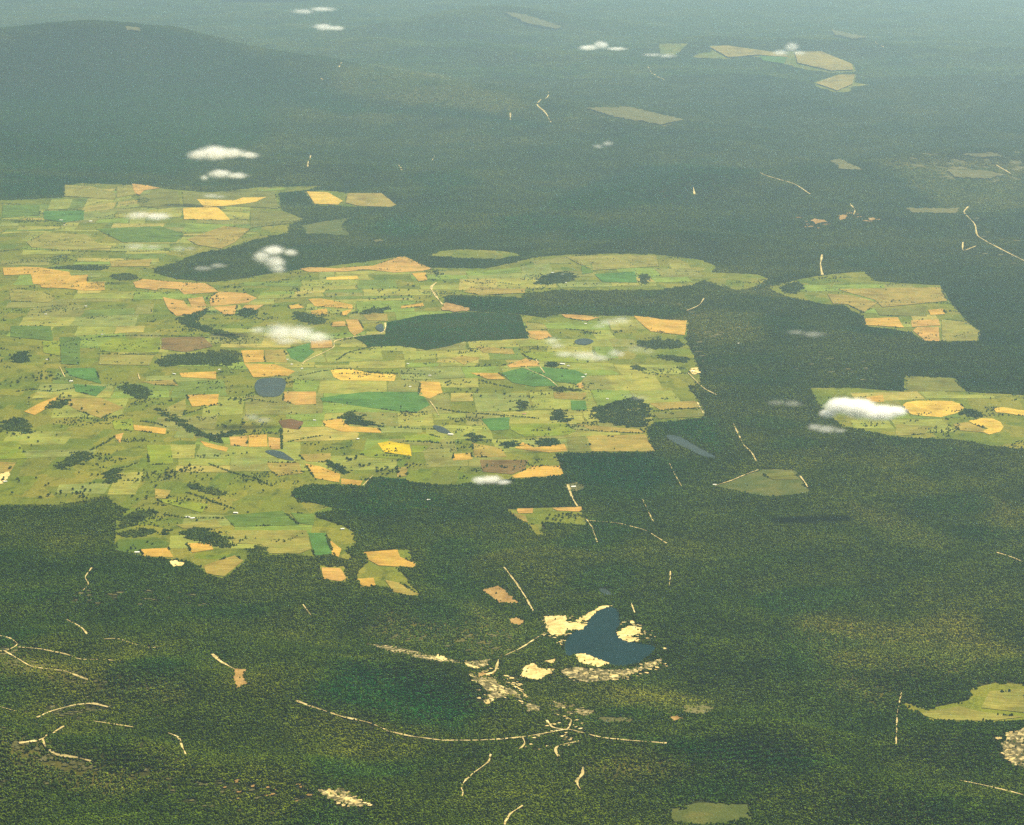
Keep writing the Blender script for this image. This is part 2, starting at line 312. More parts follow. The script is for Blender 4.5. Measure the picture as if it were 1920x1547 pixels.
FIELDS = '''yellow 343,391 408,390 420,400 432,414 345,412
orange 248,346 275,348 300,354 270,358 262,367 250,362
straw 122,348 170,350 215,362 215,375 121,369
straw 220,350 247,348 255,366 219,372
olive 262,369 305,356 334,360 338,388 300,392 262,388
olive 342,360 400,364 470,356 515,362 522,392 440,388 345,388
gold 5,503 50,501 80,503 130,511 133,518 165,516 163,531 195,530 197,545 160,546 120,541 78,540 75,535 62,533 58,515 8,517
orange 250,530 268,524 335,530 385,532 400,540 410,548 345,553 335,543 300,541 292,545 255,540
orange 305,558 345,565 352,575 390,578 370,590 330,593 315,580
orange 352,561 380,557 388,575 360,577
orange 392,560 412,548 460,550 482,560 465,568 420,573 395,575
orange 400,577 445,573 440,590 420,590
orange 460,573 495,572 480,582 455,578
straw 17,542 80,548 105,560 90,568 20,565
tan 205,490 285,487 280,500 210,501
tan 350,450 420,425 470,430 440,455 415,467 370,460
emerald 82,397 158,396 157,413 122,418 82,412
green 5,386 74,386 74,404 4,410
straw 50,455 85,437 160,440 185,458 210,467 120,470 60,465
green 180,430 300,425 345,440 330,455 230,455
yellow 575,360 615,362 643,378 633,385 590,383
tan 652,364 715,363 742,385 733,389 670,387 648,381
olive 470,395 530,398 568,412 540,420 470,428
orange 562,505 580,502 630,504 700,499 745,483 760,482 810,505 790,509 740,512 690,506 640,510 580,511
yellow 612,521 670,518 673,524 612,526
gold 772,513 798,512 801,526 785,528
gold 578,562 600,560 660,572 662,580 625,577 590,575
gold 540,574 560,571 570,578 545,580
gold 582,584 612,579 615,590 586,592
gold 641,585 660,581 650,592 640,592
gold 752,575 793,569 795,575 752,579
tan 680,592 700,587 725,590 728,603 690,601
orange 648,600 672,600 682,620 665,631 655,622
orange 622,605 646,603 650,612 622,613
gold 452,658 494,657 496,679 458,681
tan 496,657 533,656 538,680 498,680
gold 457,682 515,684 553,697 540,706 475,708 465,692
emerald 537,656 582,643 580,655 590,660 565,680 545,672
orange 583,640 622,638 624,652 584,654
yellow 619,694 660,692 690,700 742,703 740,715 640,714 626,708
orange 532,735 592,735 593,758 555,760 531,752
emerald 600,747 640,741 690,735 790,736 806,760 780,774 750,772 700,766 640,757 605,753
gold 788,716 824,717 830,737 805,748 785,742
gold 605,790 640,785 655,800 710,803 715,812 640,810 610,800
orange 430,820 464,817 464,838 432,836
gold 466,816 500,815 502,838 466,839
orange 503,820 525,822 525,843 510,843 504,838
umber 522,790 545,786 570,792 560,806 530,803
lime 757,818 800,814 828,822 825,830 760,826
canola 708,832 730,828 768,834 772,856 720,848
lime 672,850 695,840 706,833 718,849 770,858 745,862 690,857
lime 771,835 808,836 790,848 774,850
tan 500,868 560,868 568,888 520,893 505,880
gold 572,870 600,875 638,890 636,905 590,897
gold 640,898 680,902 675,912 640,908
tan 745,877 765,876 762,893 745,895
tan 560,853 620,850 620,868 575,866
lime 212,635 300,634 298,662 190,660 186,650
straw 188,666 290,666 280,686 185,684
brown 303,634 380,632 400,650 350,661 303,655
gold 45,772 75,756 110,743 104,753 84,768 65,779
tan 112,748 190,747 232,765 190,785 140,768
gold 250,797 312,804 310,815 252,807
gold 350,741 410,740 408,760 360,763
straw 305,770 348,748 348,770 340,782 310,778
gold 336,700 405,697 405,711 340,708
tan 265,716 325,713 335,724 290,722
lime 210,790 248,785 250,808 215,806
orange 213,817 232,812 225,832
lime -6,828 35,828 50,860 -6,862
lime 275,835 320,835 325,870 280,872
gold 375,827 428,840 425,848 385,838
tan -6,866 30,868 20,885 -6,888
emerald 122,691 178,691 190,720 130,705
emerald 137,721 200,726 180,744 142,735
green 20,612 95,612 100,640 20,632
lime 80,640 112,640 112,668 82,662
green 112,633 150,633 150,685 115,683
orange 1052,590 1095,592 1125,596 1100,602 1060,596
gold 1188,593 1215,595 1240,600 1288,602 1284,629 1220,622 1205,610
orange 988,622 1025,621 1035,632 1010,638 995,634
straw 985,605 1020,608 1028,619 988,619
lime 978,662 1050,660 1110,668 1100,682 1040,679 1014,678 990,671
orange 950,685 985,673 1010,679 1010,687 955,690
emerald 940,700 980,690 1040,715 1046,724 1000,725 960,718
emerald 986,691 1020,689 1080,695 1100,705 1082,722 1045,716
gold 882,700 935,700 948,712 915,712
tan 892,650 960,655 965,665 905,662
tan 845,672 870,668 900,672 870,685
tan 1037,736 1100,737 1095,750 1040,748
orange 1080,721 1092,718 1095,730 1085,728
emerald 1070,752 1098,752 1100,770 1072,770
emerald 1115,515 1190,510 1195,531 1130,530
straw 1060,482 1150,480 1230,480 1235,500 1110,508
green 1090,500 1110,495 1112,512 1092,515
tan 880,540 985,543 984,550 900,554 870,548
emerald 902,786 955,783 955,806 920,808
lime 957,795 1060,795 1080,809 1060,817 985,820 957,806
tan 1080,796 1200,806 1210,812 1120,810
tan 1100,818 1210,815 1228,847 1110,847
olive 1062,820 1098,818 1108,847 1066,847
gold 965,841 980,830 1000,840 1058,833 1064,846 1030,849 975,843
tan 885,831 940,841 950,857 890,858
gold 850,852 884,850 886,862 850,864
brown 900,863 990,863 985,880 960,890 905,885
gold 960,893 1000,874 1050,874 1058,892 965,897
orange 967,954 1000,954 998,963 972,963
orange 1035,953 1090,951 1092,960 1045,958
tan 956,962 985,968 990,980 972,975
tan 1217,757 1303,752 1314,764 1240,770
olive 1225,775 1318,768 1324,781 1235,786
lime 292,937 318,937 390,946 378,962 310,944
tan 290,917 320,920 315,935 292,935
gold 262,1031 315,1028 325,1045 270,1044
gold 350,1020 395,1018 400,1031 360,1037
straw 420,995 575,995 583,1030 560,1039 505,1038 490,1021 440,1020
straw 330,985 405,974 418,990 345,992
emerald 578,1000 610,1000 625,1040 590,1043
gold 617,1012 640,1030 635,1045 622,1040
green 420,968 530,958 560,985 440,988
green 545,962 590,965 588,985 560,982
gold 682,1036 745,1031 750,1045 780,1056 778,1065 710,1061 690,1050
gold 670,1086 700,1084 705,1100 675,1102
orange 603,1065 638,1066 650,1085 640,1091 606,1086
tan 722,1088 750,1094 785,1115 770,1118 737,1110
tan 382,1061 440,1042 456,1052 420,1082 386,1075
tan 1552,552 1600,555 1645,568 1620,587 1590,572 1562,570
tan 1570,543 1762,540 1776,565 1655,577 1640,563 1600,552
olive 1640,580 1735,577 1738,594 1650,592
gold 1620,598 1683,596 1695,615 1622,610
orange 1708,602 1760,600 1763,611 1710,614
gold 1740,582 1768,580 1772,590 1745,592
orange 1712,621 1720,614 1760,614 1762,641 1735,640
straw 1765,600 1813,605 1836,624 1832,640 1767,640
yellow 1693,760 1700,755 1720,752.5 1750,752 1785,753 1800,758 1808,766 1795,775 1780,779 1765,783 1735,781 1710,778 1697,770
gold 1622,746 1655,741 1658,754 1632,755
yellow 1863,767 1880,764 1928,772 1928,782 1885,775 1868,774
yellow 1816,790 1840,785 1862,786 1876,792 1882,801 1875,810 1855,815 1838,810 1853,804 1830,798
tan 1787,796 1815,792 1848,806 1852,812 1800,808
straw 1680,796 1745,800 1735,814 1680,818
olive 1698,707 1788,711 1808,734 1700,734
straw 1855,1297 1928,1292 1928,1338 1840,1328
straw 1720,1338 1800,1325 1835,1335 1920,1345 1850,1353 1755,1350
tan 1330,90 1362,88 1470,103 1480,110 1420,105 1366,110
tan 1490,100 1540,99 1596,122 1600,133 1560,135 1495,120
emerald 1422,107 1475,110 1470,122 1430,116
tan 1530,158 1572,143 1603,142 1598,160 1570,172
olive 1430,890 1485,884 1498,900 1450,900
yellow 369,375 440,377 455,372 500,371 480,380 440,386 383,390 376,383
'''
LAKES = [
 ('deep blue quarry lake', [(1133,1140),(1150,1139),(1161,1148),(1160,1160),(1164,1170),(1150,1187),(1170,1203),(1197,1207),(1233,1213),(1220,1227),(1200,1242),(1180,1250),(1153,1250),(1133,1243),(1107,1230),(1080,1227),(1060,1233),(1058,1207),(1070,1188),(1097,1178),(1102,1166),(1113,1152)]),
 ('dam', [(476,713),(510,708),(538,711),(534,735),(520,746),(480,744)]),
 ('dam', [(492,845),(525,845),(540,855),(556,866),(530,862),(508,854)]),
 ('dam', [(808,797),(830,800),(850,815),(822,812)]),
 ('dam', [(1243,815),(1275,818),(1300,835),(1352,861),(1320,858),(1285,840),(1258,828)]),
 ('dam', [(1075,641),(1085,636),(1105,636),(1116,641),(1102,648),(1082,647)]),
 ('dam', [(1120,1103),(1138,1105),(1150,1118),(1130,1115)]),
 ('dam', [(703,612),(718,606),(721,625),(707,621)]),
]
SANDS = '''sand 1020,1157 1060,1155 1063,1170 1080,1168 1100,1172 1093,1182 1065,1183 1048,1195 1030,1190 1022,1175
sand 1078,1166 1095,1155 1112,1147 1130,1137 1152,1136 1132,1141 1114,1151 1104,1163 1090,1169
sand 1155,1187 1180,1175 1200,1178 1202,1190 1185,1193 1198,1204 1180,1206 1160,1196
sand 1078,1228 1090,1226 1110,1232 1147,1247 1120,1251 1085,1243
sand 980,1255 990,1246 1000,1245 1012,1254 1042,1256 1030,1265 1010,1275 978,1271
sand 1020,1241 1043,1236 1035,1246
clay 955,1162 970,1160 985,1165 975,1173 958,1170
sand 1178,1164 1192,1165 1190,1170 1180,1169
gravel 1053,1257 1080,1252 1140,1257 1185,1256 1200,1262 1150,1275 1100,1281 1060,1268
gravel 1190,1254 1215,1243 1243,1236 1235,1248 1200,1259
sand 1140,1265 1158,1266 1160,1272 1143,1271
gravel 870,1243 890,1241 918,1238 912,1252 880,1255
sand 872,1243 900,1252 896,1256 876,1250
gravel 873,1260 900,1270 928,1273 938,1288 972,1298 978,1312 950,1306 930,1312 915,1322 905,1318 918,1300 893,1280
clay 898,1264 927,1262 925,1268 900,1270
gravel 985,1320 1005,1323 1012,1334 990,1336
gravel 1035,1313 1052,1320 1064,1328 1050,1332 1040,1324
gravel 1080,1330 1105,1332 1112,1338 1100,1344 1084,1340
sand 910,1314 925,1310 926,1318 912,1322
clay 903,1106 935,1100 955,1115 972,1132 940,1131 920,1120
gravel 595,1480 620,1486 640,1479 652,1490 690,1510 660,1515 640,1506 620,1501 605,1492
sand 600,1482 628,1487 640,1497 660,1497 672,1508 640,1500 618,1492
gravel 1876,1400 1890,1380 1905,1374 1928,1366 1928,1445 1903,1440 1885,1418
sand 1880,1402 1900,1400 1905,1420 1900,1432 1886,1412
clay 440,1255 462,1256 455,1268 463,1283 446,1291 438,1276
sand 317,1053 330,1051 345,1058 338,1062 328,1065
gravel 685,1208 740,1213 800,1228 850,1238 862,1246 800,1238 740,1225
sand 820,1228 838,1236 832,1241 815,1234
heath 1113,1346 1190,1347 1182,1356 1130,1354
clay 1255,1346 1270,1344 1278,1349 1262,1352
heath 1282,1325 1320,1324 1345,1331 1320,1341 1286,1338
clay 1572,406 1588,404 1588,411 1576,415
clay 1520,413 1540,412 1552,417 1530,421
clay 1630,410 1640,410 1641,414 1632,415
heath 1778,320 1840,321 1885,330 1850,337 1790,334
heath 1805,290 1870,290 1880,296 1830,297
heath 1700,392 1800,393 1790,402 1710,400
heath 945,26 985,32 1052,54 1040,58 985,47
heath 1100,205 1180,203 1283,227 1240,236 1150,221
heath 410,-6 520,-6 590,2 520,5 420,3
heath 1555,303 1575,300 1618,320 1575,319
heath 700,452 712,450 718,454 704,456
sand 1295,692 1308,690 1313,700 1298,704
clay 860,575 880,578 878,584 850,586 828,582 835,568
clay 965,1163 975,1162 976,1166 966,1167
sand -6,890 18,886 20,892 5,905 -6,912
heath 236,53 262,54 264,61 240,60
heath 1062,908 1080,906 1098,912 1090,920 1072,922 1058,915
heath 1560,60 1600,68 1625,74 1600,77 1565,68
'''
WOODS = [
 ('pine_plantation', 'pine', 'big dark teal pine plantation with straight edges in the middle of the farmland', [(663,634),(690,629),(722,628),(726,606),(790,592),(880,586),(976,591),(991,635),(870,641),(840,650),(800,657),(750,649),(690,651),(680,642)]),
 ('pine_plantation', 'pine', 'dark blue-green pine block below the bright yellow field, at the forest edge', [(694,940),(690,918),(700,896),(760,899),(770,918),(830,930),(840,952),(760,957),(705,950)]),
 ('wood', 'leaf', 'rounded wood on the east edge of the farmland beside two pale tan fields', [(1110,765),(1160,752),(1190,743),(1215,758),(1222,785),(1210,804),(1150,797),(1112,787)]),
 ('wood', 'leaf', 'small round wood just west of the larger east-edge wood', [(1030,776),(1050,764),(1070,785),(1062,793),(1036,791)]),
 ('wood', 'leaf', 'tiny upright copse in open pasture below the twin emerald fields', [(968,752),(988,750),(990,770),(970,772)]),
 ('wood', 'leaf', 'flat oval wood framed by a gold field along its lower side', [(1000,826),(1050,822),(1052,836),(1005,838)]),
 ('wood', 'leaf', 'small wood beside the oval wood framed in gold, on its west', [(935,833),(960,825),(975,835),(950,843)]),
 ('wood', 'leaf', 'short dark strip of wood by the narrow dam with a white building', [(870,812),(900,815),(910,825),(885,828)]),
 ('wood', 'leaf', 'bean-shaped dark wood on the straw-coloured land at the lower farm edge', [(345,993),(370,990),(395,993),(440,1015),(435,1030),(405,1028),(375,1018),(345,1010)]),
 ('wood', 'leaf', 'flat lens-shaped wood near the southwest corner of the farmland', [(225,998),(250,992),(288,991),(288,1003),(260,1009),(228,1008)]),
 ('wood', 'leaf', 'slanting wood on the southwest farm edge above the lens-shaped wood', [(222,970),(240,961),(297,954),(290,968),(240,990),(225,990)]),
 ('wood', 'leaf', 'square dark copse jutting from the forest into the lower tan field', [(460,1026),(495,1025),(500,1047),(468,1052)]),
 ('wood', 'leaf', 'tiny square copse between the lens-shaped and bean-shaped woods', [(303,995),(315,993),(316,1003),(305,1003)]),
 ('wood', 'leaf', 'round dark wood alone on the western hillside pasture', [(195,882),(225,877),(232,895),(212,910),(190,902)]),
 ('wood', 'leaf', 'long slanting wood on the western hillside above the round wood', [(105,868),(150,846),(180,850),(165,865),(125,880),(105,880)]),
 ('wood', 'leaf', 'dark wood nestled against the curved gold field on the western hill', [(88,757),(118,748),(135,757),(115,766),(92,766)]),
 ('wood', 'leaf', 'block of wood left of the pair of square gold fields', [(385,661),(445,655),(452,685),(400,686),(350,684),(292,690),(300,667)]),
 ('wood', 'leaf', 'wood with a long tail under the large emerald field', [(635,780),(675,770),(682,790),(725,800),(680,799),(650,796)]),
 ('wood', 'leaf', 'tapering dark wood right of the big soft white cloud', [(545,585),(575,587),(620,602),(600,610),(560,605)]),
 ('wood', 'leaf', 'grey-green wood holding white houses on the northern pasture', [(1003,527),(1030,514),(1060,509),(1085,517),(1070,532),(1000,536)]),
 ('wood', 'leaf', 'almond-shaped wood between the long gold and orange fields', [(203,516),(245,512),(263,525),(235,527),(215,524)]),
 ('wood', 'leaf', 'curved wood arching round a green paddock below the orange fields', [(325,602),(355,588),(390,580),(395,588),(370,598),(372,610),(445,628),(445,638),(400,627),(350,612)]),
 ('wood', 'leaf', 'small wood just below the eastern end of the orange fields', [(437,582),(480,578),(487,590),(452,596)]),
 ('wood', 'leaf', 'small wood near the eastern end of the northern pasture', [(1195,515),(1220,515),(1215,535),(1200,532)]),
 ('wood', 'leaf', 'thin arched wood above the small tan oval field by the plantation', [(670,585),(700,577),(732,576),(725,585),(690,592)]),
 ('wood', 'leaf', 'long flat wood under the wide gold field on the eastern farm edge', [(1185,642),(1260,635),(1285,645),(1270,656),(1200,653)]),
 ('wood', 'leaf', 'thin wedge of wood under the long flat wood on the eastern edge', [(1215,665),(1280,669),(1302,681),(1260,679)]),
 ('wood', 'leaf', 'dark copse beside the farmyard below the lime field', [(1020,681),(1048,679),(1045,691),(1025,690)]),
 ('wood', 'leaf', 'straight dark shelter belt below the twin emerald fields', [(1035,728),(1087,729),(1090,735),(1040,735)]),
 ('wood', 'leaf', 'small dash of wood east of the farmyard', [(1180,686),(1210,688),(1205,697),(1185,694)]),
 ('wood', 'leaf', 'thick wood on the creek in the western pasture', [(215,722),(265,720),(290,742),(262,752),(235,738)]),
 ('wood', 'leaf', 'dark creek-side wood running down towards the small orange field', [(288,765),(310,770),(350,795),(400,818),(425,835),(385,824),(330,797)]),
 ('wood', 'leaf', 'dark wood on the far western pasture edge', [(22,665),(50,655),(58,670),(48,682),(26,682)]),
 ('wood', 'leaf', 'narrow dark wood above the tan orange field by the middle dam', [(395,815),(465,804),(462,814),(400,822)]),
 ('wood', 'leaf', 'small dark copse on the pasture far up in the northwest', [(255,375),(280,370),(278,383),(260,382)]),
 ('wood', 'leaf', 'dark wood between the two circular golden fields', [(1798,770),(1850,772),(1845,785),(1808,782)]),
 ('wood', 'leaf', 'grey-green wood on the western lobe of the northeast fields', [(1462,535),(1500,528),(1512,540),(1490,552),(1470,550)]),
 ('wood', 'leaf', 'slender dark wood on the green land under the straw strip', [(86,503),(150,497),(215,500),(190,508),(110,506)]),
 ('wood', 'leaf', 'scrubby wood in the western hill fold below the curved gold field', [(0,792),(30,780),(55,790),(60,815),(30,812),(0,806)]),
 ('wood', 'leaf', 'dark wood by the brown ploughed patch south of the middle dam', [(608,862),(640,870),(660,885),(640,890),(615,878)]),
 ('wood', 'leaf', 'narrow wood beyond the emerald field on the green slope', [(350,905),(400,912),(425,930),(395,930),(360,920)]),
]
HEDGES = [
 ('line of dark trees along the top of the square lime field', [(180,633),(240,630),(330,631),(445,637)]),
 ('thin dark hedge between the lime and straw square fields', [(186,664),(240,665),(292,666)]),
 ('broken tree line under the pale field in the far northwest', [(0,472),(45,467),(110,471),(210,473),(300,472)]),
 ('hedge along the small emerald field in the far northwest', [(80,395),(140,394),(160,396)]),
 ('thin hedge at the far northwestern pasture', [(0,413),(30,413),(60,411)]),
 ('dark hedge over the long tan strip field at the eastern edge', [(1210,813),(1120,809),(1080,806)]),
 ('hedge between the two pale fields on the eastern farm edge', [(1225,772),(1260,768),(1316,766)]),
 ('row of trees across the open pasture below the emerald fields', [(820,766),(850,772),(895,776),(990,783),(1010,786)]),
 ('short row of dark trees under the gold strip by the emerald fields', [(898,713),(930,722),(962,728)]),
 ('curved row of trees running from the plantation corner', [(632,676),(650,663),(690,652)]),
 ('tree line behind the long yellow strip field', [(560,706),(600,697),(640,692),(700,699),(800,703)]),
 ('hedge over the small orange strip on the western pasture', [(258,790),(290,793),(312,801)]),
 ('slanting row of trees by the gold square on the western pasture', [(345,778),(375,768),(412,757)]),
 ('short hedge right of the striped orange field', [(540,829),(570,823),(605,817)]),
 ('hedge beneath the small lime strip', [(757,828),(800,830),(826,832)]),
 ('dark hedge along the foot of the canola field', [(700,855),(735,855),(770,860)]),
 ('long broken tree line descending the green southern slope', [(350,923),(390,938),(440,955)]),
 ('tree line on the straw land of the southwest farm edge', [(305,965),(350,972),(420,972)]),
 ('tree row along the western creek', [(30,735),(60,730),(100,735),(140,728)]),
 ('slanting row of trees on the western hillside', [(170,845),(200,830),(215,818)]),
 ('tree line through the pasture left of the middle dam', [(445,755),(470,748),(490,752),(520,756)]),
 ('narrow tree row beside the striped orange field', [(527,805),(528,820),(528,842)]),
 ('dark row along the gravelly southern slope', [(390,870),(430,885),(480,898),(510,912)]),
 ('tree row above the round western wood', [(215,880),(240,875),(258,868)]),
 ('thin tree line over the long dam by the eastern forest', [(820,806),(780,804),(740,802)]),
 ('hedge across the northern pasture', [(890,532),(930,530),(975,536)]),
 ('hedge over the pond among the eastern clouds', [(1060,617),(1090,620),(1120,627)]),
 ('hedge in the northeast fields', [(1640,568),(1700,568),(1785,569)]),
]
TREES = [ # polygon, count, label, group
 ([(0,650),(110,640),(190,690),(210,760),(140,800),(60,850),(0,840)], 62, 'lone dark tree dotted over the western hillside pasture', 'trees over the western hillside'),
 ([(0,870),(60,860),(180,880),(210,930),(100,945),(0,945)], 34, 'dark tree on the rough green land at the southwest farm edge', 'trees on the southwest rough land'),
 ([(345,532),(480,548),(480,570),(400,575),(380,552)], 20, 'dark tree standing out against the orange stubble fields', 'trees on the orange stubble'),
 ([(560,520),(760,520),(800,530),(790,560),(740,570),(660,560),(560,565),(500,560)], 46, 'dark tree scattered over the pasture north of the plantation', 'trees north of the plantation'),
 ([(995,962),(1085,962),(1085,980),(1000,978)], 18, 'small dark tree on the isolated field inside the southern forest', 'trees on the isolated forest field'),
 ([(220,890),(320,870),(480,880),(500,920),(420,960),(250,945)], 40, 'dark tree on the green slope of the southern farmland', 'trees on the southern green slope'),
 ([(380,760),(480,740),(520,780),(500,810),(400,800)], 22, 'dark tree in the paddocks around the faint cloud by the square dam', 'trees around the square dam paddocks'),
 ([(640,835),(690,865),(790,900),(700,890),(640,870)], 22, 'dark tree on the brown and green land south of the canola field', 'trees south of the canola field'),
 ([(820,690),(940,715),(960,745),(850,745)], 16, 'dark tree in the open pasture west of the emerald fields', 'trees west of the emerald fields'),
 ([(800,505),(880,510),(870,535),(820,530)], 16, 'dark tree near the bend of the white farm road', 'trees near the farm road bend'),
]
TRACKS = '''11 555,1315 580,1325 640,1345 695,1357 730,1373 770,1382 830,1390 890,1390 930,1388 985,1383 1030,1375 1065,1368 1090,1375 1130,1385 1180,1390 1250,1395
10 1025,1352 1035,1366 1065,1370
10 1065,1368 1073,1350 1040,1340
14 1085,1391 1070,1395 1052,1397 1040,1404 1042,1412 1048,1420
10 980,1385 985,1395 975,1406
13 1093,1440 1092,1455 1080,1464 1082,1472 1088,1481
11 945,1550 955,1528 980,1512
9 920,1415 917,1430 885,1453 868,1470 864,1480 870,1487 866,1495
11 -6,1192 20,1198 35,1210 10,1223 -6,1222
12 10,1223 40,1240 55,1250 75,1254 120,1259 165,1276
10 35,1215 75,1218 125,1228 150,1238 195,1238 230,1242
12 125,1163 140,1170 158,1182 163,1190
8 195,1200 220,1198 260,1212 285,1217 308,1212
11 70,1347 95,1335 140,1323 175,1320 205,1328
12 35,1395 75,1390 80,1387 100,1375 120,1363
12 80,1387 85,1402 105,1417 145,1422 175,1430
10 -6,1325 30,1335
8 165,1352 205,1358 250,1365
11 315,1376 335,1383 341,1400 348,1416
18 398,1228 415,1243 440,1256
8 172,1066 158,1085 168,1095 157,1108
7 568,1135 583,1155
10 945,1065 965,1090 985,1120 1000,1147
10 1022,1187 980,1215 948,1230
12 935,1238 928,1262 905,1267
15 1065,910 1073,935 1083,951
7 1100,975 1110,990 1120,1018
8 1205,938 1215,960 1225,980
8 1100,977 1160,982 1210,995 1250,1020
7 1255,870 1270,900 1278,913
9 1375,795 1388,822 1394,835 1410,850 1418,866
13 818,530 806,540 812,547 820,560 830,572
13 722,606 723,618 715,627 690,629 665,632 625,640 628,652 600,665 568,680 565,688
9 805,752 815,765 823,780
16 1028,172 1030,182 1010,190 1005,198 1020,208 1025,214 1033,230
15 583,292 578,305 577,313
13 815,292 810,302
16 748,310 753,319
16 640,118 636,126
13 600,146 606,150
15 1541,478 1538,495 1542,516
13 1320,560 1312,573 1288,583
12 1420,320 1430,328 1465,338 1490,345 1520,365
13 1300,352 1302,365
13 1590,380 1605,395 1600,403
11 1815,388 1805,398 1820,412 1828,420 1832,443 1865,462 1925,492
11 1805,455 1805,472 1830,462
20 1625,75 1640,80 1658,89
17 1215,126 1222,138 1245,150
8 1183,1130 1190,1150
7 1257,1072 1255,1100
11 1868,1037 1895,1045 1925,1058
8 1290,700 1320,730 1345,742
12 1307,755 1319,776
10 1005,675 1015,693 1021,700
11 1340,912 1370,903 1400,890 1422,882
6 1690,1300 1682,1340 1680,1400
14 957,212 957,226
14 1868,310 1895,326
11 1800,1465 1850,1475 1890,1485 1925,1494
8 985,691 1030,711 1046,726
9 112,688 122,708
8 258,700 262,712
10 1500,893 1515,915
7 680,912 700,892
'''
HOUSES = [ # x, y, size, roof, label
 (133,716,1.6,'w','white farmhouse at the end of a pale track on the western pasture'),
 (88,675,1.0,'w','white house beside the dark western copse'),
 (327,702,1.3,'w','white shed left of the thin gold strip field'),
 (411,694,1.0,'w','white house by a short tree row left of the two square gold fields'),
 (539,675,1.0,'w','white shed at the corner of the square tan field, upper of two'),
 (547,684,1.1,'w','white house below the shed at the square tan field corner'),
 (566,692,1.0,'w','pale house where the white farm road ends'),
 (590,789,1.1,'w','pale house right of the dark red ploughed patch'),
 (765,683,1.1,'w','lone white house in pasture south of the plantation'),
 (806,705,1.2,'w','white house on the tree line north of the square gold field'),
 (769,726,1.0,'w','small white house left of the square gold field'),
 (1098,608,1.2,'w','white house under the thin orange strip field in the east'),
 (1055,684,2.2,'w','large white farm shed above the dark copse in the farmyard'),
 (1066,687,1.2,'g','grey shed beside the large white farm shed'),
 (1093,708,1.3,'w','white house above the small orange yard at the emerald field'),
 (1098,703,1.0,'w','smaller white shed behind the house at the orange yard'),
 (1139,749,1.0,'w','small white house just above the rounded eastern wood'),
 (983,777,1.3,'r','house with reddish roof on the pasture tree row'),
 (1075,914,1.6,'w','white buildings roof at the head of the straight white drive'),
 (1036,512,1.3,'w','white house on the upper edge of the northern wood'),
 (1054,515,1.2,'w','white house right along the upper edge of the northern wood'),
 (1061,531,1.0,'w','white house on the lower edge of the northern wood'),
 (115,414,2.0,'w','long white shed on the far northwestern farmyard'),
 (121,423,1.4,'g','grey shed in front of the long white northwestern shed'),
 (170,416,2.0,'w','long pale shed in the green far northwest, right of the farmyard'),
 (161,575,1.1,'w','white house between dark trees below the long gold field'),
 (86,590,1.2,'w','pale house in pasture southwest of the long gold field'),
 (192,628,1.1,'w','white house above the dark tree line of the lime field'),
 (10,904,1.2,'w','white shed beside the pale bare patch at the western edge'),
 (642,993,1.2,'w','white house near the curved gold strip at the lower farm edge'),
 (257,1037,1.5,'w','white shed left of the gold field on the southwest farm edge'),
 (352,971,1.6,'g','grey house beside another on the southwest tree line'),
 (361,973,1.4,'w','white house beside the grey one on the southwest tree line'),
 (845,816,2.0,'w','white shed at the lower end of the narrow dam'),
 (1385,645,1.2,'w','white house alone in the forest east of the farmland'),
 (1299,697,1.4,'w','white house on the bare sandy yard at the eastern forest edge'),
 (805,939,1.5,'w','white house at the right tip of the dark pine block'),
 (1340,910,1.2,'w','white house at the west end of the pale curved clearing'),
 (442,963,1.5,'w','pale house with a yard on the green southern slope'),
 (671,824,1.1,'w','small white house left above the canola field'),
]
SCRUB = [
 [(690,1185),(730,1150),(800,1158),(900,1178),(970,1200),(940,1217),(850,1212),(760,1217),(720,1197)],
 [(1500,1150),(1600,1160),(1700,1172),(1800,1140),(1850,1200),(1925,1225),(1800,1260),(1700,1262),(1560,1250),(1480,1200)],
 [(1545,1277),(1600,1270),(1680,1290),(1662,1325),(1600,1312)],
 [(1140,1290),(1240,1298),(1330,1318),(1250,1335),(1150,1322)],
 [(-8,1225),(100,1238),(180,1265),(210,1292),(110,1275),(-8,1262)],
 [(-8,1372),(60,1396),(150,1430),(290,1470),(200,1500),(60,1445),(-8,1420)],
 [(640,130),(700,118),(830,142),(960,180),(1005,205),(960,215),(820,200),(660,178),(615,160)],
 [(60,950),(30,900),(160,900),(210,935),(100,950)],
 [(1590,945),(1700,980),(1780,1010),(1760,1030),(1660,1010)],
 [(1850,930),(1925,960),(1925,1035),(1870,1010)],
 [(880,1130),(980,1180),(1010,1220),(900,1235),(840,1200)],
 [(1300,520),(1350,505),(1450,530),(1560,560),(1460,560),(1380,550)],
 [(230,1270),(300,1285),(330,1310),(260,1295)],
 [(1250,600),(1340,580),(1440,590),(1420,640),(1330,650)],
 [(1170,1420),(1260,1440),(1180,1460),(1100,1440)],
 [(700,840),(0,0),(0,0)],
 [(1640,300),(1920,300),(1920,400),(1780,400)],
]
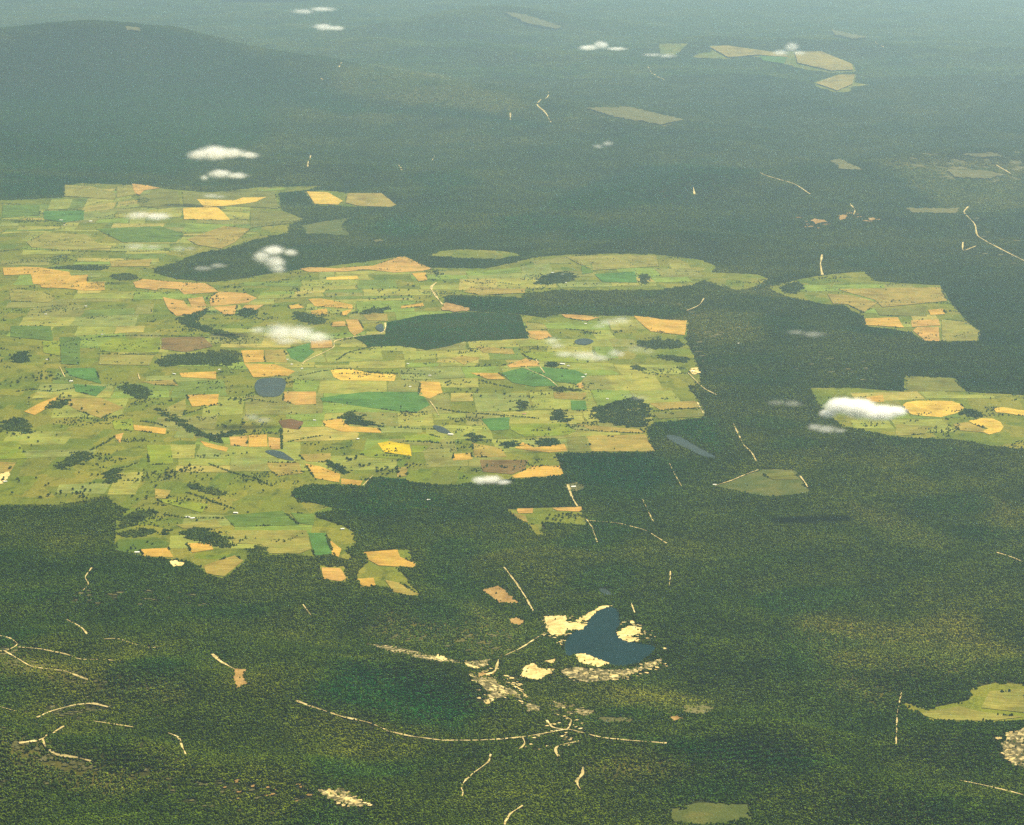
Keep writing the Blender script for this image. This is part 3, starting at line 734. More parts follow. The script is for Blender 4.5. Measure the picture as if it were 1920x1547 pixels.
DARK = [  # dark leaf zones: shade of slopes facing away put into colour, plus darker stands
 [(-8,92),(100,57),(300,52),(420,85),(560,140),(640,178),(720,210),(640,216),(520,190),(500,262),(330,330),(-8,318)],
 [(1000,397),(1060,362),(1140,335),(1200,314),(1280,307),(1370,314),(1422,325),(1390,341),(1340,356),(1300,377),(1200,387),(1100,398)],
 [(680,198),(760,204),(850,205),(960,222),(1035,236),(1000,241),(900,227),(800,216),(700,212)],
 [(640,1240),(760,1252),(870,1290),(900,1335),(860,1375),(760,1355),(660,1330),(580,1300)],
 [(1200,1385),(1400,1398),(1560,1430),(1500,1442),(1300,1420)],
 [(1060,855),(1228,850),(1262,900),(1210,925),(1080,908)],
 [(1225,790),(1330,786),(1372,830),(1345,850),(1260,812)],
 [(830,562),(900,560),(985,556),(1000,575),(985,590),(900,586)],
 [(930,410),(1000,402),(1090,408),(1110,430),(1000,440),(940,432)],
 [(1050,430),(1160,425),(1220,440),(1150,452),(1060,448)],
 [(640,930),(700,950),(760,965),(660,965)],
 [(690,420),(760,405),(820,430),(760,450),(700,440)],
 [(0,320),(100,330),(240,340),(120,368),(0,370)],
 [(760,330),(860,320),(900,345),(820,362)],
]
def chaikin(p, n=2):
    p = np.array(p, float)
    for _ in range(n):
        q = np.roll(p, -1, 0); p = np.stack([.75*p+.25*q, .25*p+.75*q], 1).reshape(-1, 2)
    return p
def parse(txt):
    out = []
    for ln in txt.strip().splitlines():
        k, *p = ln.split(); out.append((k, [tuple(float(v) for v in q.split(',')) for q in p]))
    return out

# ------------------------------------------------------------------ terrain
nr, nc = 880, 460
dd = 5200*np.exp(np.linspace(0, math.log(130000/5200), nr)); aa = np.linspace(-.34, .34, nc)
TX = (dd[:, None]*aa[None, :]).ravel(); TY = np.repeat(dd, nc); TZ = h(TX, TY)
ii = np.arange(nr*nc).reshape(nr, nc)
TF = np.stack([ii[:-1, :-1], ii[:-1, 1:], ii[1:, 1:], ii[1:, :-1]], -1).reshape(-1, 4)
def fast_mesh(name, V, F, mat):
    me = bpy.data.meshes.new(name); me.vertices.add(len(V)); me.vertices.foreach_set('co', np.asarray(V, np.float32).ravel())
    k = F.shape[1]; me.loops.add(F.size); me.loops.foreach_set('vertex_index', F.astype(np.int32).ravel())
    me.polygons.add(len(F)); me.polygons.foreach_set('loop_start', np.arange(0, F.size, k, dtype=np.int32))
    me.polygons.foreach_set('use_smooth', np.ones(len(F), bool)); me.update(calc_edges=True); me.materials.append(mat); return me
tme = fast_mesh('terrain', np.column_stack([TX, TY, TZ]), TF, M_TERR)
scrubW = [ground(dense_px(p, 25)) for p in SCRUB if p[1] != (0, 0)]
def scrub_at(P): return zone_at(P, scrubW)
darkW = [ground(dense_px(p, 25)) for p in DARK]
def vnoise(P, size, seed):
    r = np.random.default_rng(seed); v = np.zeros(len(P))
    for k in range(10):
        th = r.uniform(0, 6.28); L = size*r.uniform(.6, 2.2); v += np.sin((P[:, 0]*math.cos(th)+P[:, 1]*math.sin(th))*6.283/L+r.uniform(0, 6.28))
    return v/math.sqrt(5)
def zone_at(P, zones):
    v = np.zeros(len(P))
    for q in zones:
        lo, hi = q.min(0)-300, q.max(0)+300
        m = ((P > lo) & (P < hi)).all(1); idx = np.nonzero(m)[0]
        if not len(idx): continue
        s = dist_poly(P[idx], q, True)*np.where(inside(P[idx], q), 1, -1)
        wd = 60+0.004*np.hypot(*q.mean(0))
        v[idx] = np.maximum(v[idx], ss(-wd, wd, s))
    return v
TP = np.column_stack([TX, TY]); sv = scrub_at(TP)
at = tme.attributes.new('scrub', 'FLOAT', 'POINT'); at.data.foreach_set('value', sv.astype(np.float32))
terr = bpy.data.objects.new('terrain', tme); COL.objects.link(terr); tag(terr, kind='structure')

# ------------------------------------------------------------------ farmland, fields, water, bare ground, tracks
open_polys = []
for k, p in enumerate(FARM):
    o, B = drape('farmland', p, M_DULL if k in (4, 6, 13) else M_PAST, 0.6, .8); tag(o, kind='structure'); open_polys.append(B)
PK = ['pale_green', 'straw_green', 'fresh_green', 'dull_green', 'pale_wheat', 'deep_green', 'sage']; PW = [.24, .20, .14, .14, .10, .08, .10]
def parcels(B, rot, seed):
    r = np.random.default_rng(seed); c, sn = math.cos(rot), math.sin(rot); M = np.array([[c, -sn], [sn, c]])
    L = B@M; lo, hi = L.min(0), L.max(0); out = []; y = lo[1]
    while y < hi[1]:
        dy = r.uniform(190, 560); x = lo[0]+r.uniform(-200, 0)
        while x < hi[0]:
            dx = r.uniform(130, 520); cut = [(y, y+dy)] if r.random() < .65 else [(y, y+dy*.5), (y+dy*.5, y+dy)]
            for (y0, y1) in cut:
                q = np.array([(x, y0), (x+dx, y0), (x+dx, y1), (x, y1)])+r.normal(0, 9, (4, 2)); e = []
                for a, b in zip(q, np.roll(q, -1, 0)):
                    for u in np.linspace(0, 1, max(2, int(np.linalg.norm(b-a)/45)))[:-1]: e.append(a+(b-a)*u+r.normal(0, 2.2, 2))
                e = np.array(e)@M.T
                if r.random() < (.22 if inside(e[:1], hillW[0])[0] or inside(e[:1], hillW[1])[0] else .72) and inside(e, B).all() and dist_poly(e, B, True).min() > 8: out.append((e, PK[r.choice(7, p=PW)]))
            x += dx+r.uniform(0, 10)
        y += dy+r.uniform(0, 12)
    return out
npc = 0; hillW = [ground(dense_px(p, 25)) for p in ([(-8,640),(200,650),(260,760),(230,860),(330,900),(500,910),(480,960),(-8,955)], [(150,500),(480,520),(470,640),(200,625)])]
for fi, rot in ((0, .07), (1, -.1), (3, .04)):
    for e, cl in parcels(open_polys[fi], rot, 90+fi):
        o, B = drape('field', e, MF[cl], 1.4, world=True); tag(o, kind='structure'); npc += 1
print('parcels', npc)
for k, (cl, p) in enumerate(parse(FIELDS)):
    o, B = drape('field', p, MF[cl], 2.3+0.004*k, .3); tag(o, kind='structure')
waterW = []
for nm, p in LAKES:
    o, B = drape('lake', chaikin(p, 2), M_DAM if nm == 'dam' else M_WATER, 3.3, .25); tag(o, kind='structure'); open_polys.append(B); waterW.append(B)
MS = {'sand': M_SAND, 'gravel': M_GRAVEL, 'clay': M_CLAY, 'heath': M_HEATH}
bareW = []; sparseW = []
for k, (cl, p) in enumerate(parse(SANDS)):
    o, B = drape({'sand': 'sand_bank', 'gravel': 'gravel_ground', 'clay': 'bare_earth', 'heath': 'heath_ground'}[cl], p, MS[cl], 3.7+.005*k, 1.7, step=4.0); tag(o, kind='structure')
    (sparseW if cl in ('gravel', 'heath') else bareW).append(B)
SPOTS = [('gravel', [(685,1208),(860,1236),(868,1250),(760,1236)], 30, 4, 9), ('sand', [(872,1240),(920,1240),(1000,1300),(985,1322),(900,1318)], 80, 3, 9), ('gravel', [(985,1312),(1060,1315),(1112,1335),(1080,1345),(1000,1335)], 40, 4, 10),
 ('sand', [(1050,1250),(1150,1258),(1245,1236),(1250,1250),(1180,1275),(1080,1282)], 70, 3, 8), ('sand', [(1015,1150),(1100,1160),(1100,1190),(1060,1215),(1020,1200)], 45, 3, 9), ('sand', [(1150,1165),(1215,1170),(1235,1200),(1260,1222),(1235,1215),(1190,1200)], 40, 3, 7),
 ('heath', [(0,1200),(60,1240),(180,1270),(230,1290),(120,1280),(0,1250)], 60, 4, 10), ('heath', [(20,1385),(130,1420),(200,1450),(120,1445),(20,1410)], 40, 4, 9), ('sand', [(595,1478),(650,1480),(700,1515),(640,1512)], 50, 3, 8), ('clay', [(400,1455),(600,1475),(560,1520),(440,1500)], 18, 4, 8),
 ('sand', [(1870,1385),(1900,1370),(1925,1365),(1925,1445),(1890,1430)], 50, 4, 9), ('heath', [(1690,288),(1920,285),(1920,342),(1760,345)], 46, 18, 50), ('clay', [(1480,402),(1600,395),(1660,415),(1500,432)], 16, 12, 26), ('heath', [(1100,203),(1290,225),(1240,240),(1120,222)], 26, 16, 44),
 ('heath', [(70,1325),(200,1315),(215,1330),(100,1345)], 26, 4, 9), ('heath', [(100,1100),(380,1110),(390,1140),(120,1130)], 22, 5, 11), ('sand', [(1025,1335),(1095,1345),(1090,1410),(970,1405)], 36, 3, 7), ('heath', [(1250,560),(1360,600),(1330,690),(1290,660)], 24, 8, 18), ('heath', [(1490,640),(1660,690),(1640,720),(1480,690)], 18, 7, 18), ('heath', [(900,20),(1060,40),(1060,60),(940,50)], 16, 20, 50), ('heath', [(1555,52),(1665,80),(1640,96),(1560,76)], 22, 16, 40), ('heath', [(0,1280),(330,1310),(300,1470),(0,1480)], 44, 3, 7), ('heath', [(300,1440),(620,1500),(500,1530),(300,1500)], 24, 3, 8), ('heath', [(690,1190),(960,1190),(960,1230),(740,1215)], 40, 5, 12), ('heath', [(1820,400),(1920,450),(1920,500),(1800,470)], 22, 10, 26)]
spotsW = []
for k, (cl, poly, n, r0, r1) in enumerate(SPOTS):
    B = ground(dense_px(poly, 20)); lo, hi = B.min(0), B.max(0); P = RNG.uniform(lo, hi, (n*14, 2)); P = P[inside(P, B)][:n]
    for q in waterW: P = P[~inside(P, q)]
    V, F = [], []
    for p in P:
        r = RNG.uniform(r0, r1); a = RNG.uniform(0, 6.28, 1)+np.arange(11)*.5712; rr = r*RNG.uniform(.6, 1.3, 11); b0 = len(V)
        E = p+np.column_stack([np.cos(a)*rr*1.5, np.sin(a)*rr]); E = np.vstack([p, E]); z = h(E[:, 0], E[:, 1])+3.65
        V += [tuple(v) for v in np.column_stack([E, z])]; F += [(b0, b0+1+i, b0+1+(i+1) % 11) for i in range(11)]; spotsW.append((p[0], p[1], r))
    o = mesh_obj({'sand': 'bare_sand', 'gravel': 'gravel_ground', 'clay': 'bare_earth', 'heath': 'heath_ground'}[cl], V, F, MS[cl]); tag(o, kind='structure')
tracksW = []
for k, (wd, p) in enumerate(parse(TRACKS)):
    wd = float(wd)*.8; L = ground(dense_px(p, 7, False, .3)); wd *= 1.5 if np.hypot(*L.mean(0)) > 20000 else 1
    # smooth a little, then sweep the width
    for _ in range(2): L[1:-1] = .25*L[:-2]+.5*L[1:-1]+.25*L[2:]
    T = np.gradient(L, axis=0); T /= np.linalg.norm(T, axis=1)[:, None]+1e-9; N = np.column_stack([-T[:, 1], T[:, 0]])
    al = np.linspace(0, len(L)/4.0, len(L)); ww = wd/2*(.85+.38*np.sin(al*1.7+k)+.25*np.sin(al*4.3+2*k)+.2*RNG.normal(size=len(L)).clip(-1.5, 1.5))[:, None].clip(.3, 1.6)
    Q = np.vstack([L+N*ww, L-N*ww]); n = len(L)
    V = np.column_stack([Q, h(Q[:, 0], Q[:, 1])+4.8+.006*k])
    F = [(i+n, i+1+n, i+1, i) for i in range(n-1)]
    o = mesh_obj('track', V, F, M_TRACK, smooth=True); tag(o, kind='structure'); tracksW.append((L, wd))

# ------------------------------------------------------------------ tree meshes for the woods
ICO = bmesh.new(); bmesh.ops.create_icosphere(ICO, subdivisions=1, radius=1)
IV = np.array([v.co[:] for v in ICO.verts]); IF = np.array([[v.index for v in f.verts] for f in ICO.faces])
ICO2 = bmesh.new(); bmesh.ops.create_icosphere(ICO2, subdivisions=2, radius=1)
IV2 = np.array([v.co[:] for v in ICO2.verts]); IF2 = np.array([[v.index for v in f.verts] for f in ICO2.faces])
def blob(r, hgt, rng, V=IV, amp=.28, pine=False):
    q = V*(1+amp*rng.normal(size=(len(V), 1)).clip(-1.8, 1.8))
    if pine: k = np.clip(1.15-.6*(q[:, 2:3]+1), .12, 1.1); q = np.column_stack([q[:, :2]*k, q[:, 2]])
    return q*np.array([r, r, hgt/2])+np.array([0, 0, hgt*.5])
def clump_mesh(name, n, size, r0, r1, hh, mat, seed, pine=False):
    rng = np.random.default_rng(seed); Vs, Fs, k = [], [], 0
    g = int(math.ceil(math.sqrt(n))); cells = [(i, j) for i in range(g) for j in range(g)]; rng.shuffle(cells)
    for (i, j) in cells[:n]:
        r = rng.uniform(r0, r1); q = blob(r, hh*rng.choice([.5, .75, 1., 1.3, 1.75], p=[.2, .25, .25, .2, .1]), rng, pine=pine)
        p = ((np.array([i, j])+rng.uniform(.1, .9, 2))/g-.5)*size*1.04 if n > 1 else np.zeros(2)
        q = q+np.array([p[0], p[1], -1.5]); Vs.append(q); Fs.append(IF+k); k += len(q)
    me = fast_mesh(name, np.vstack(Vs), np.vstack(Fs), mat); me.polygons.foreach_set('use_smooth', np.zeros(len(me.polygons), bool))
    return bpy.data.objects.new(name, me)
def protos(tagname, mat, pine=False):
    return ([clump_mesh('forest_tree', 1, 1, 3.6, 4.6, 9, mat, 50+i, pine) for i in range(3)] +
            [clump_mesh('forest_stand', 12, 25, 3.0, 5.4, 9, mat, 10+i, pine) for i in range(4)] +
            [clump_mesh('forest_stand', 40, 64, 4.6, 7.2, 11, mat, 30+i, pine) for i in range(3)])
PROTO = {'leaf': protos('leaf', M_LEAF), 'pine': protos('pine', M_PINE, True), 'wood': protos('wood', M_WOODL)}
def gn_tree(kind):
    g = bpy.data.node_groups.new('scatter_'+kind, 'GeometryNodeTree')
    g.interface.new_socket('Geometry', in_out='INPUT', socket_type='NodeSocketGeometry'); g.interface.new_socket('Geometry', in_out='OUTPUT', socket_type='NodeSocketGeometry')
    N = g.nodes; i = N.new('NodeGroupInput'); o = N.new('NodeGroupOutput'); j = N.new('GeometryNodeJoinGeometry')
    for ob in reversed(PROTO[kind]):
        oi = N.new('GeometryNodeObjectInfo'); oi.inputs['Object'].default_value = ob; oi.transform_space = 'ORIGINAL'
        gi = N.new('GeometryNodeGeometryToInstance'); g.links.new(oi.outputs['Geometry'], gi.inputs[0]); g.links.new(gi.outputs[0], j.inputs[0])
    ip = N.new('GeometryNodeInstanceOnPoints'); g.links.new(i.outputs[0], ip.inputs['Points']); g.links.new(j.outputs[0], ip.inputs['Instance'])
    ip.inputs['Pick Instance'].default_value = True
    for nm, dt, sock in (('variant', 'INT', 'Instance Index'), ('turn', 'FLOAT_VECTOR', 'Rotation'), ('size', 'FLOAT_VECTOR', 'Scale')):
        a = N.new('GeometryNodeInputNamedAttribute'); a.data_type = dt; a.inputs[0].default_value = nm
        g.links.new([s for s in a.outputs if s.enabled and s.name == 'Attribute'][0], ip.inputs[sock])
    g.links.new(ip.outputs[0], o.inputs[0]); return g
GN = {k: gn_tree(k) for k in PROTO}
def scatter(name, P, variant, kind, smin=.8, smax=1.25, mul=None):
    n = len(P); me = bpy.data.meshes.new(name); me.vertices.add(n)
    me.vertices.foreach_set('co', np.column_stack([P, h(P[:, 0], P[:, 1])+.5]).astype(np.float32).ravel())
    me.attributes.new('variant', 'INT', 'POINT').data.foreach_set('value', variant.astype(np.int32))
    r = np.zeros((n, 3)); r[:, 2] = RNG.uniform(0, 6.28, n)
    me.attributes.new('turn', 'FLOAT_VECTOR', 'POINT').data.foreach_set('vector', r.astype(np.float32).ravel())
    s = RNG.uniform(smin, smax, (n, 3)); s[variant >= 3, :2] = np.clip(s[variant >= 3, :2], .97, 1.08)
    if mul is not None: s[:, :2] *= mul[:, None]
    me.attributes.new('size', 'FLOAT_VECTOR', 'POINT').data.foreach_set('vector', s.astype(np.float32).ravel())
    tone = np.zeros(n)
    if name == 'forest':
        tone0 = (.17*ss(.2, 1.6, vnoise(P, 1300, 71))+.15*ss(.4, 1.6, vnoise(P, 420, 72)))*RNG.uniform(.85, 1.12, n)
        tone = scrub_at(P)*np.clip(RNG.normal(.9, .08, n), 0, 1)
        tone = np.clip(tone+tone0, 0, 1)
        for q in sparseW: tone = np.maximum(tone, inside(P, q)*.8)
    dn = np.maximum(zone_at(P, darkW)*np.clip(RNG.normal(.8, .2, n), 0, 1), .5*ss(.5, 1.8, vnoise(P, 900, 73))*RNG.uniform(.7, 1, n)) if name == 'forest' else np.zeros(n)  # zone part paints slope shade and darker stands; the rest is random tone
    me.attributes.new('darkened', 'FLOAT', 'POINT').data.foreach_set('value', dn.astype(np.float32))
    me.attributes.new('tone', 'FLOAT', 'POINT').data.foreach_set('value', tone.astype(np.float32))
    o = bpy.data.objects.new(name, me); COL.objects.link(o); md = o.modifiers.new('scatter', 'NODES'); md.node_group = GN[kind]
    return o
woodW = [(nm, kd, lb, ground(dense_px(chaikin(p, 2) if kd != 'pine' else p, 5, jit=.9 if kd != 'pine' else .4))) for nm, kd, lb, p in WOODS]
farm_only = open_polys[:len(FARM)]
def blocked(P, pad=0.0):
    b = np.zeros(len(P), bool)
    far = np.maximum(1, np.hypot(P[:, 0], P[:, 1])/16000)
    Pw = P+np.column_stack([vnoise(P, 90, 301)*9+vnoise(P, 35, 302)*4, (vnoise(P, 110, 303)*13+vnoise(P, 40, 304)*6)])*far[:, None]
    for k, q in enumerate(open_polys): b |= inside(Pw if k < len(FARM) else P, q)
    for L, wd in tracksW:
        dm = np.hypot(*L.mean(0)); near_off = [wd*.5+4.0]+([18.0, 34.0] if dm > 17500 else [])
        lo, hi = L.min(0)-60, L.max(0)+60; idx = np.nonzero(((P > lo) & (P < hi)).all(1) & ~b)[0]
        if len(idx):
            pp = P[idx]
            b[idx] |= (dist_poly(pp, L) < wd/2+1.0) & (RNG.random(len(pp)) < .82) 
            for no in near_off: b[idx] |= (dist_poly(pp+np.array([0, no]), L) < wd/2+(3 if dm > 17500 else 0)) & (RNG.random(len(pp)) < (.9 if dm > 17500 else .6))
    s = np.zeros(len(P))
    for q in bareW: s = np.maximum(s, inside(P, q)*.965)
    for q in sparseW: s = np.maximum(s, inside(P, q)*.8)
    idx = np.nonzero(~b)[0]
    s[idx] = np.maximum(s[idx], scrub_at(P[idx])*.22)
    return b | (RNG.random(len(P)) < s)
fp, fv, fs = [], [], []
for d0, d1, s, big in ((7900, 14500, 24, 0), (14500, 24000, 30, 0), (24000, 42000, 62, 1), (42000, 88000, 122, 1)):
    ys = np.arange(d0, d1, s); 
    for y0 in np.array_split(ys, max(1, len(ys)//40)):
        half = y0.max()*.232+200
        X, Y = np.meshgrid(np.arange(-half, half, s), y0); P = np.column_stack([X.ravel(), Y.ravel()])+RNG.uniform(-.2, .2, (X.size, 2))*s
        c = [blocked(P+np.array(o)*s*.5) for o in ((0, 0), (-1, -1), (1, -1), (-1, 1), (1, 1))]
        n = sum(q.astype(int) for q in c); full = n == 0
        fp.append(P[full]); fv.append(RNG.integers(7, 10, full.sum()) if big else RNG.integers(3, 7, full.sum()))
        fs.append(np.full(full.sum(), s/62 if big else 1.0))
        E = P[(n > 0) & (n < 5)]
        if len(E):
            m = 7 if not big else (22 if s < 100 else 60)
            q = (E[:, None, :]+RNG.uniform(-.5, .5, (len(E), m, 2))*s).reshape(-1, 2); q = q[~blocked(q)]
            fp.append(q); fv.append(RNG.integers(0, 3, len(q))); fs.append(np.full(len(q), 1.0 if not big else 1.3))
fp = np.vstack(fp); fv = np.concatenate(fv); fs = np.concatenate(fs)
od = np.argsort(fp[:, 1]); fp, fv, fs = fp[od], fv[od], fs[od]; keep = np.ones(len(fp), bool)
for x, y, r in spotsW:
    i0, i1 = np.searchsorted(fp[:, 1], (y-r*1.6-70, y+r*1.6+30)); q = fp[i0:i1]; t_ = np.where(fv[i0:i1] < 3, 0, np.where(fv[i0:i1] < 7, 7, 22))
    keep[i0:i1] &= ~((np.abs(q[:, 0]-x) < r*1.3+t_) & (q[:, 1] > y-r-t_-8) & (q[:, 1] < y+r+t_*.6))
fp, fv, fs = fp[keep], fv[keep], fs[keep]
print('forest points', len(fp))
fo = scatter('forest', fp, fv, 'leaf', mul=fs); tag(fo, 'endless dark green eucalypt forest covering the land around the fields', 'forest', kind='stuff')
for k, (nm, kd, lb, B) in enumerate(woodW):
    if kd == 'pine': fl, _ = drape('wood_floor', B, M_TERR, 3.1+.004*k, world=True); tag(fl, kind='structure')
    s = 7.5
    X, Y = np.meshgrid(np.arange(B[:, 0].min()-30, B[:, 0].max()+30, s), np.arange(B[:, 1].min()-30, B[:, 1].max()+30, s))
    P = np.column_stack([X.ravel(), Y.ravel()])+RNG.uniform(-.5, .5, (X.size, 2))*s; 
    sd = dist_poly(P, B, True)*np.where(inside(P, B), 1, -1)
    if kd == 'pine': P = P[(sd > 0) & (RNG.random(len(P)) < .97)]
    else:
        sd = sd+vnoise(P, 70, 40+k)*14+vnoise(P, 30, 80+k)*6; P = P[RNG.random(len(P)) < ss(-4, 14, sd)*(.9-.35*ss(.4, 1.4, vnoise(P, 120, 20+k)))]
    if not len(P): P = B[:3]
    o = scatter(nm, P, RNG.integers(0, 3, len(P)), 'pine' if kd == 'pine' else 'wood', .8, 1.35); tag(o, lb, 'plantation' if kd == 'pine' else 'wood', kind='stuff')
for lb, p in HEDGES:
    L = ground(dense_px(p, 4, False)); P = []
    for a, b in zip(L[:-1], L[1:]):
        m = max(1, int(np.linalg.norm(b-a)/5.0)); P.append(a+(b-a)*RNG.random((m, 1))+RNG.normal(0, 4.5, (m, 2)))
    P = np.vstack(P); P = P[RNG.random(len(P)) < .8]
    o = scatter('hedgerow', P, RNG.integers(0, 3, len(P)), 'wood', .8, 1.3); tag(o, lb, 'hedgerow', kind='stuff')

# thin scatter of bushes and trees over all the pastures
bush = []
for B in farm_only[:5]:
    a = (B[:, 0].max()-B[:, 0].min())*(B[:, 1].max()-B[:, 1].min()); n = int(a/620)
    P = RNG.uniform(B.min(0), B.max(0), (n, 2)); P = P[inside(P, B)]
    v = vnoise(P, 260, 5)+.8*vnoise(P, 900, 6)+.5*vnoise(P, 90, 8); P = P[RNG.random(len(P)) < ss(1.25, 2.5, v)*.95+.004]
    for q in waterW: P = P[~inside(P, q)]
    bush.append(P)
for cl, p in parse(FIELDS):
    q = ground(p)
    for a, b in zip(q, np.roll(q, -1, 0)):
        L = np.linalg.norm(b-a)
        if RNG.random() < .38 and L > 90:
            u0, u1 = sorted(RNG.random(2)); m = int(L*(u1-u0)/6.5)
            if m > 3: bush.append(a+(b-a)*RNG.uniform(u0, u1, (m, 1))+RNG.normal(0, 3.2, (m, 2)))
bush = np.vstack(bush); print('bushes', len(bush))
o = scatter('paddock_bushes', bush, RNG.integers(0, 3, len(bush)), 'wood', .7, 1.5)
tag(o, 'thin scatter of dark bushes and small trees over all the pastures', 'bushes', kind='stuff')

# ------------------------------------------------------------------ lone paddock trees, each trunk and crown
def make_tree(seed):
    rng = np.random.default_rng(seed); Vs, Fs, k = [], [], 0
    for i in range(9):
        a = rng.uniform(0, 6.28); rr = rng.uniform(0, 5.2)*(i > 0); r = rng.uniform(2.2, 4.2)
        q = IV2*(1+.3*rng.normal(size=(len(IV2), 1)).clip(-1.6, 1.6))*np.array([r, r, r*.8])+np.array([rr*math.cos(a), rr*math.sin(a), rng.uniform(6, 11.5)-rr*.35])
        Vs.append(q); Fs.append(IF2+k); k += len(q)
    cr = fast_mesh('crown', np.vstack(Vs), np.vstack(Fs), M_WOODL); cr.polygons.foreach_set('use_smooth', np.zeros(len(cr.polygons), bool))
    V, F = [], []
    rings = [(0, .75), (1.2, .5), (4, .42), (7.5, .3)]
    for z, r in rings:
        for j in range(7): V.append((r*math.cos(j*6.283/7)+.1*z*.3, r*math.sin(j*6.283/7), z))
    for i in range(3):
        for j in range(7): F.append((i*7+j, i*7+(j+1) % 7, (i+1)*7+(j+1) % 7, (i+1)*7+j))
    for lb in range(4):
        a = lb*1.57+rng.uniform(0, .8); b0 = len(V); p0 = np.array([.3, 0, 5.5]); p1 = np.array([3*math.cos(a), 3*math.sin(a), 9.5])
        for p, r in ((p0, .22), (p1, .09)):
            for j in range(4): V.append((p[0]+r*math.cos(j*1.571), p[1]+r*math.sin(j*1.571), p[2]))
        for j in range(4): F.append((b0+j, b0+(j+1) % 4, b0+4+(j+1) % 4, b0+4+j))
    tm = bpy.data.meshes.new('trunk'); tm.from_pydata(V, [], F); tm.materials.append(M_BARK)
    return cr, tm
TM = [make_tree(200+i) for i in range(6)]
for poly, n, lb, grp in TREES:
    B = ground(dense_px(poly, 20)); P = np.zeros((0, 2)); lo, hi = B.min(0), B.max(0)
    cl = RNG.uniform(lo, hi, (40, 2)); cl = cl[inside(cl, B)][:max(4, n//6)]
    for _ in range(60):
        q = np.where(RNG.random((60, 1)) < .6, cl[RNG.integers(0, len(cl), 60)]+RNG.normal(0, [45, 60], (60, 2)), RNG.uniform(lo, hi, (60, 2)))
        q = q[inside(q, B)]
        for w_ in waterW: q = q[~inside(q, w_)]
        for a in q:
            if len(P) < n and (not len(P) or np.sqrt(((P-a)**2).sum(1)).min() > 13): P = np.vstack([P, a])
        if len(P) >= n: break
    zz = h(P[:, 0], P[:, 1])+1.0
    for (x, y), z in zip(P, zz):
        cr, tm = TM[int(RNG.integers(0, 6))]; o = empty('tree', (x, y, z), float(RNG.uniform(0, 6.28))); tag(o, lb, 'tree', grp)
        o.scale = (float(RNG.uniform(.9, 1.6)),)*2+(float(RNG.uniform(.9, 1.3)),)
        for nm, me in (('crown', cr), ('trunk', tm)):
            c = bpy.data.objects.new(nm, me); COL.objects.link(c); c.parent = o

# ------------------------------------------------------------------ farm buildings
def box(V, F, x0, x1, y0, y1, z0, z1):
    b = len(V); V += [(x0, y0, z0), (x1, y0, z0), (x1, y1, z0), (x0, y1, z0), (x0, y0, z1), (x1, y0, z1), (x1, y1, z1), (x0, y1, z1)]
    F += [tuple(b+i for i in f) for f in ((0, 3, 2, 1), (4, 5, 6, 7), (0, 1, 5, 4), (1, 2, 6, 5), (2, 3, 7, 6), (3, 0, 4, 7))]
def house_meshes(L, W, H, rise, roofm):
    out = []; a, b = L/2, W/2
    V = [(-a, -b, -2), (a, -b, -2), (a, b, -2), (-a, b, -2), (-a, -b, H), (a, -b, H), (a, b, H), (-a, b, H), (-a, 0, H+rise), (a, 0, H+rise)]
    F = [(0, 1, 5, 4), (1, 2, 6, 9, 5), (2, 3, 7, 6), (3, 0, 4, 8, 7), (3, 2, 1, 0)]
    out.append(('wall', V, F, M_WALL))
    e = .6; s = rise/b; zl = H-e*s; V, F = [], []
    for sg in (-1, 1):
        k = len(V); t = .25
        V += [(-a-e, sg*(b+e), zl+.05), (a+e, sg*(b+e), zl+.05), (a+e, 0, H+rise+.05), (-a-e, 0, H+rise+.05), (-a-e, sg*(b+e), zl+t), (a+e, sg*(b+e), zl+t), (a+e, 0, H+rise+t), (-a-e, 0, H+rise+t)]
        F += [tuple(k+i for i in f) for f in ((0, 1, 2, 3), (4, 5, 6, 7), (0, 1, 5, 4), (1, 2, 6, 5), (3, 0, 4, 7))]
    out.append(('roof', V, F, roofm))
    V, F = [], []; box(V, F, -.6, .6, -b-.06, -b+.05, 0, 2.2); out.append(('door', V, F, M_DOOR))
    for x in (-a*.6, a*.6):
        V, F = [], []; box(V, F, x-.8, x+.8, -b-.05, -b+.05, 1, 2.2); out.append(('window', V, F, M_GLASSD))
    return out
HM = {}
for rk, rm in (('w', M_ROOFW), ('g', M_ROOFG), ('r', M_ROOFR)):
    HM[rk] = []
    for nm, V, F, m in house_meshes(16, 10, 3.4, 2.0, rm):
        me = bpy.data.meshes.new(nm); me.from_pydata(V, [], F); me.materials.append(m); HM[rk].append((nm, me))
for (x, y, s, rk, lb) in HOUSES:
    p = ground([(x, y)])[0]; z = float(h(p[0:1], p[1:2])[0])+2.0
    o = empty('farm_building', (p[0], p[1], z), float(RNG.uniform(-.5, .5))); tag(o, lb, 'building'); o.scale = (s, s*.95, max(1, s*.85))
    for nm, me in HM[rk]:
        c = bpy.data.objects.new(nm, me); COL.objects.link(c); c.parent = o

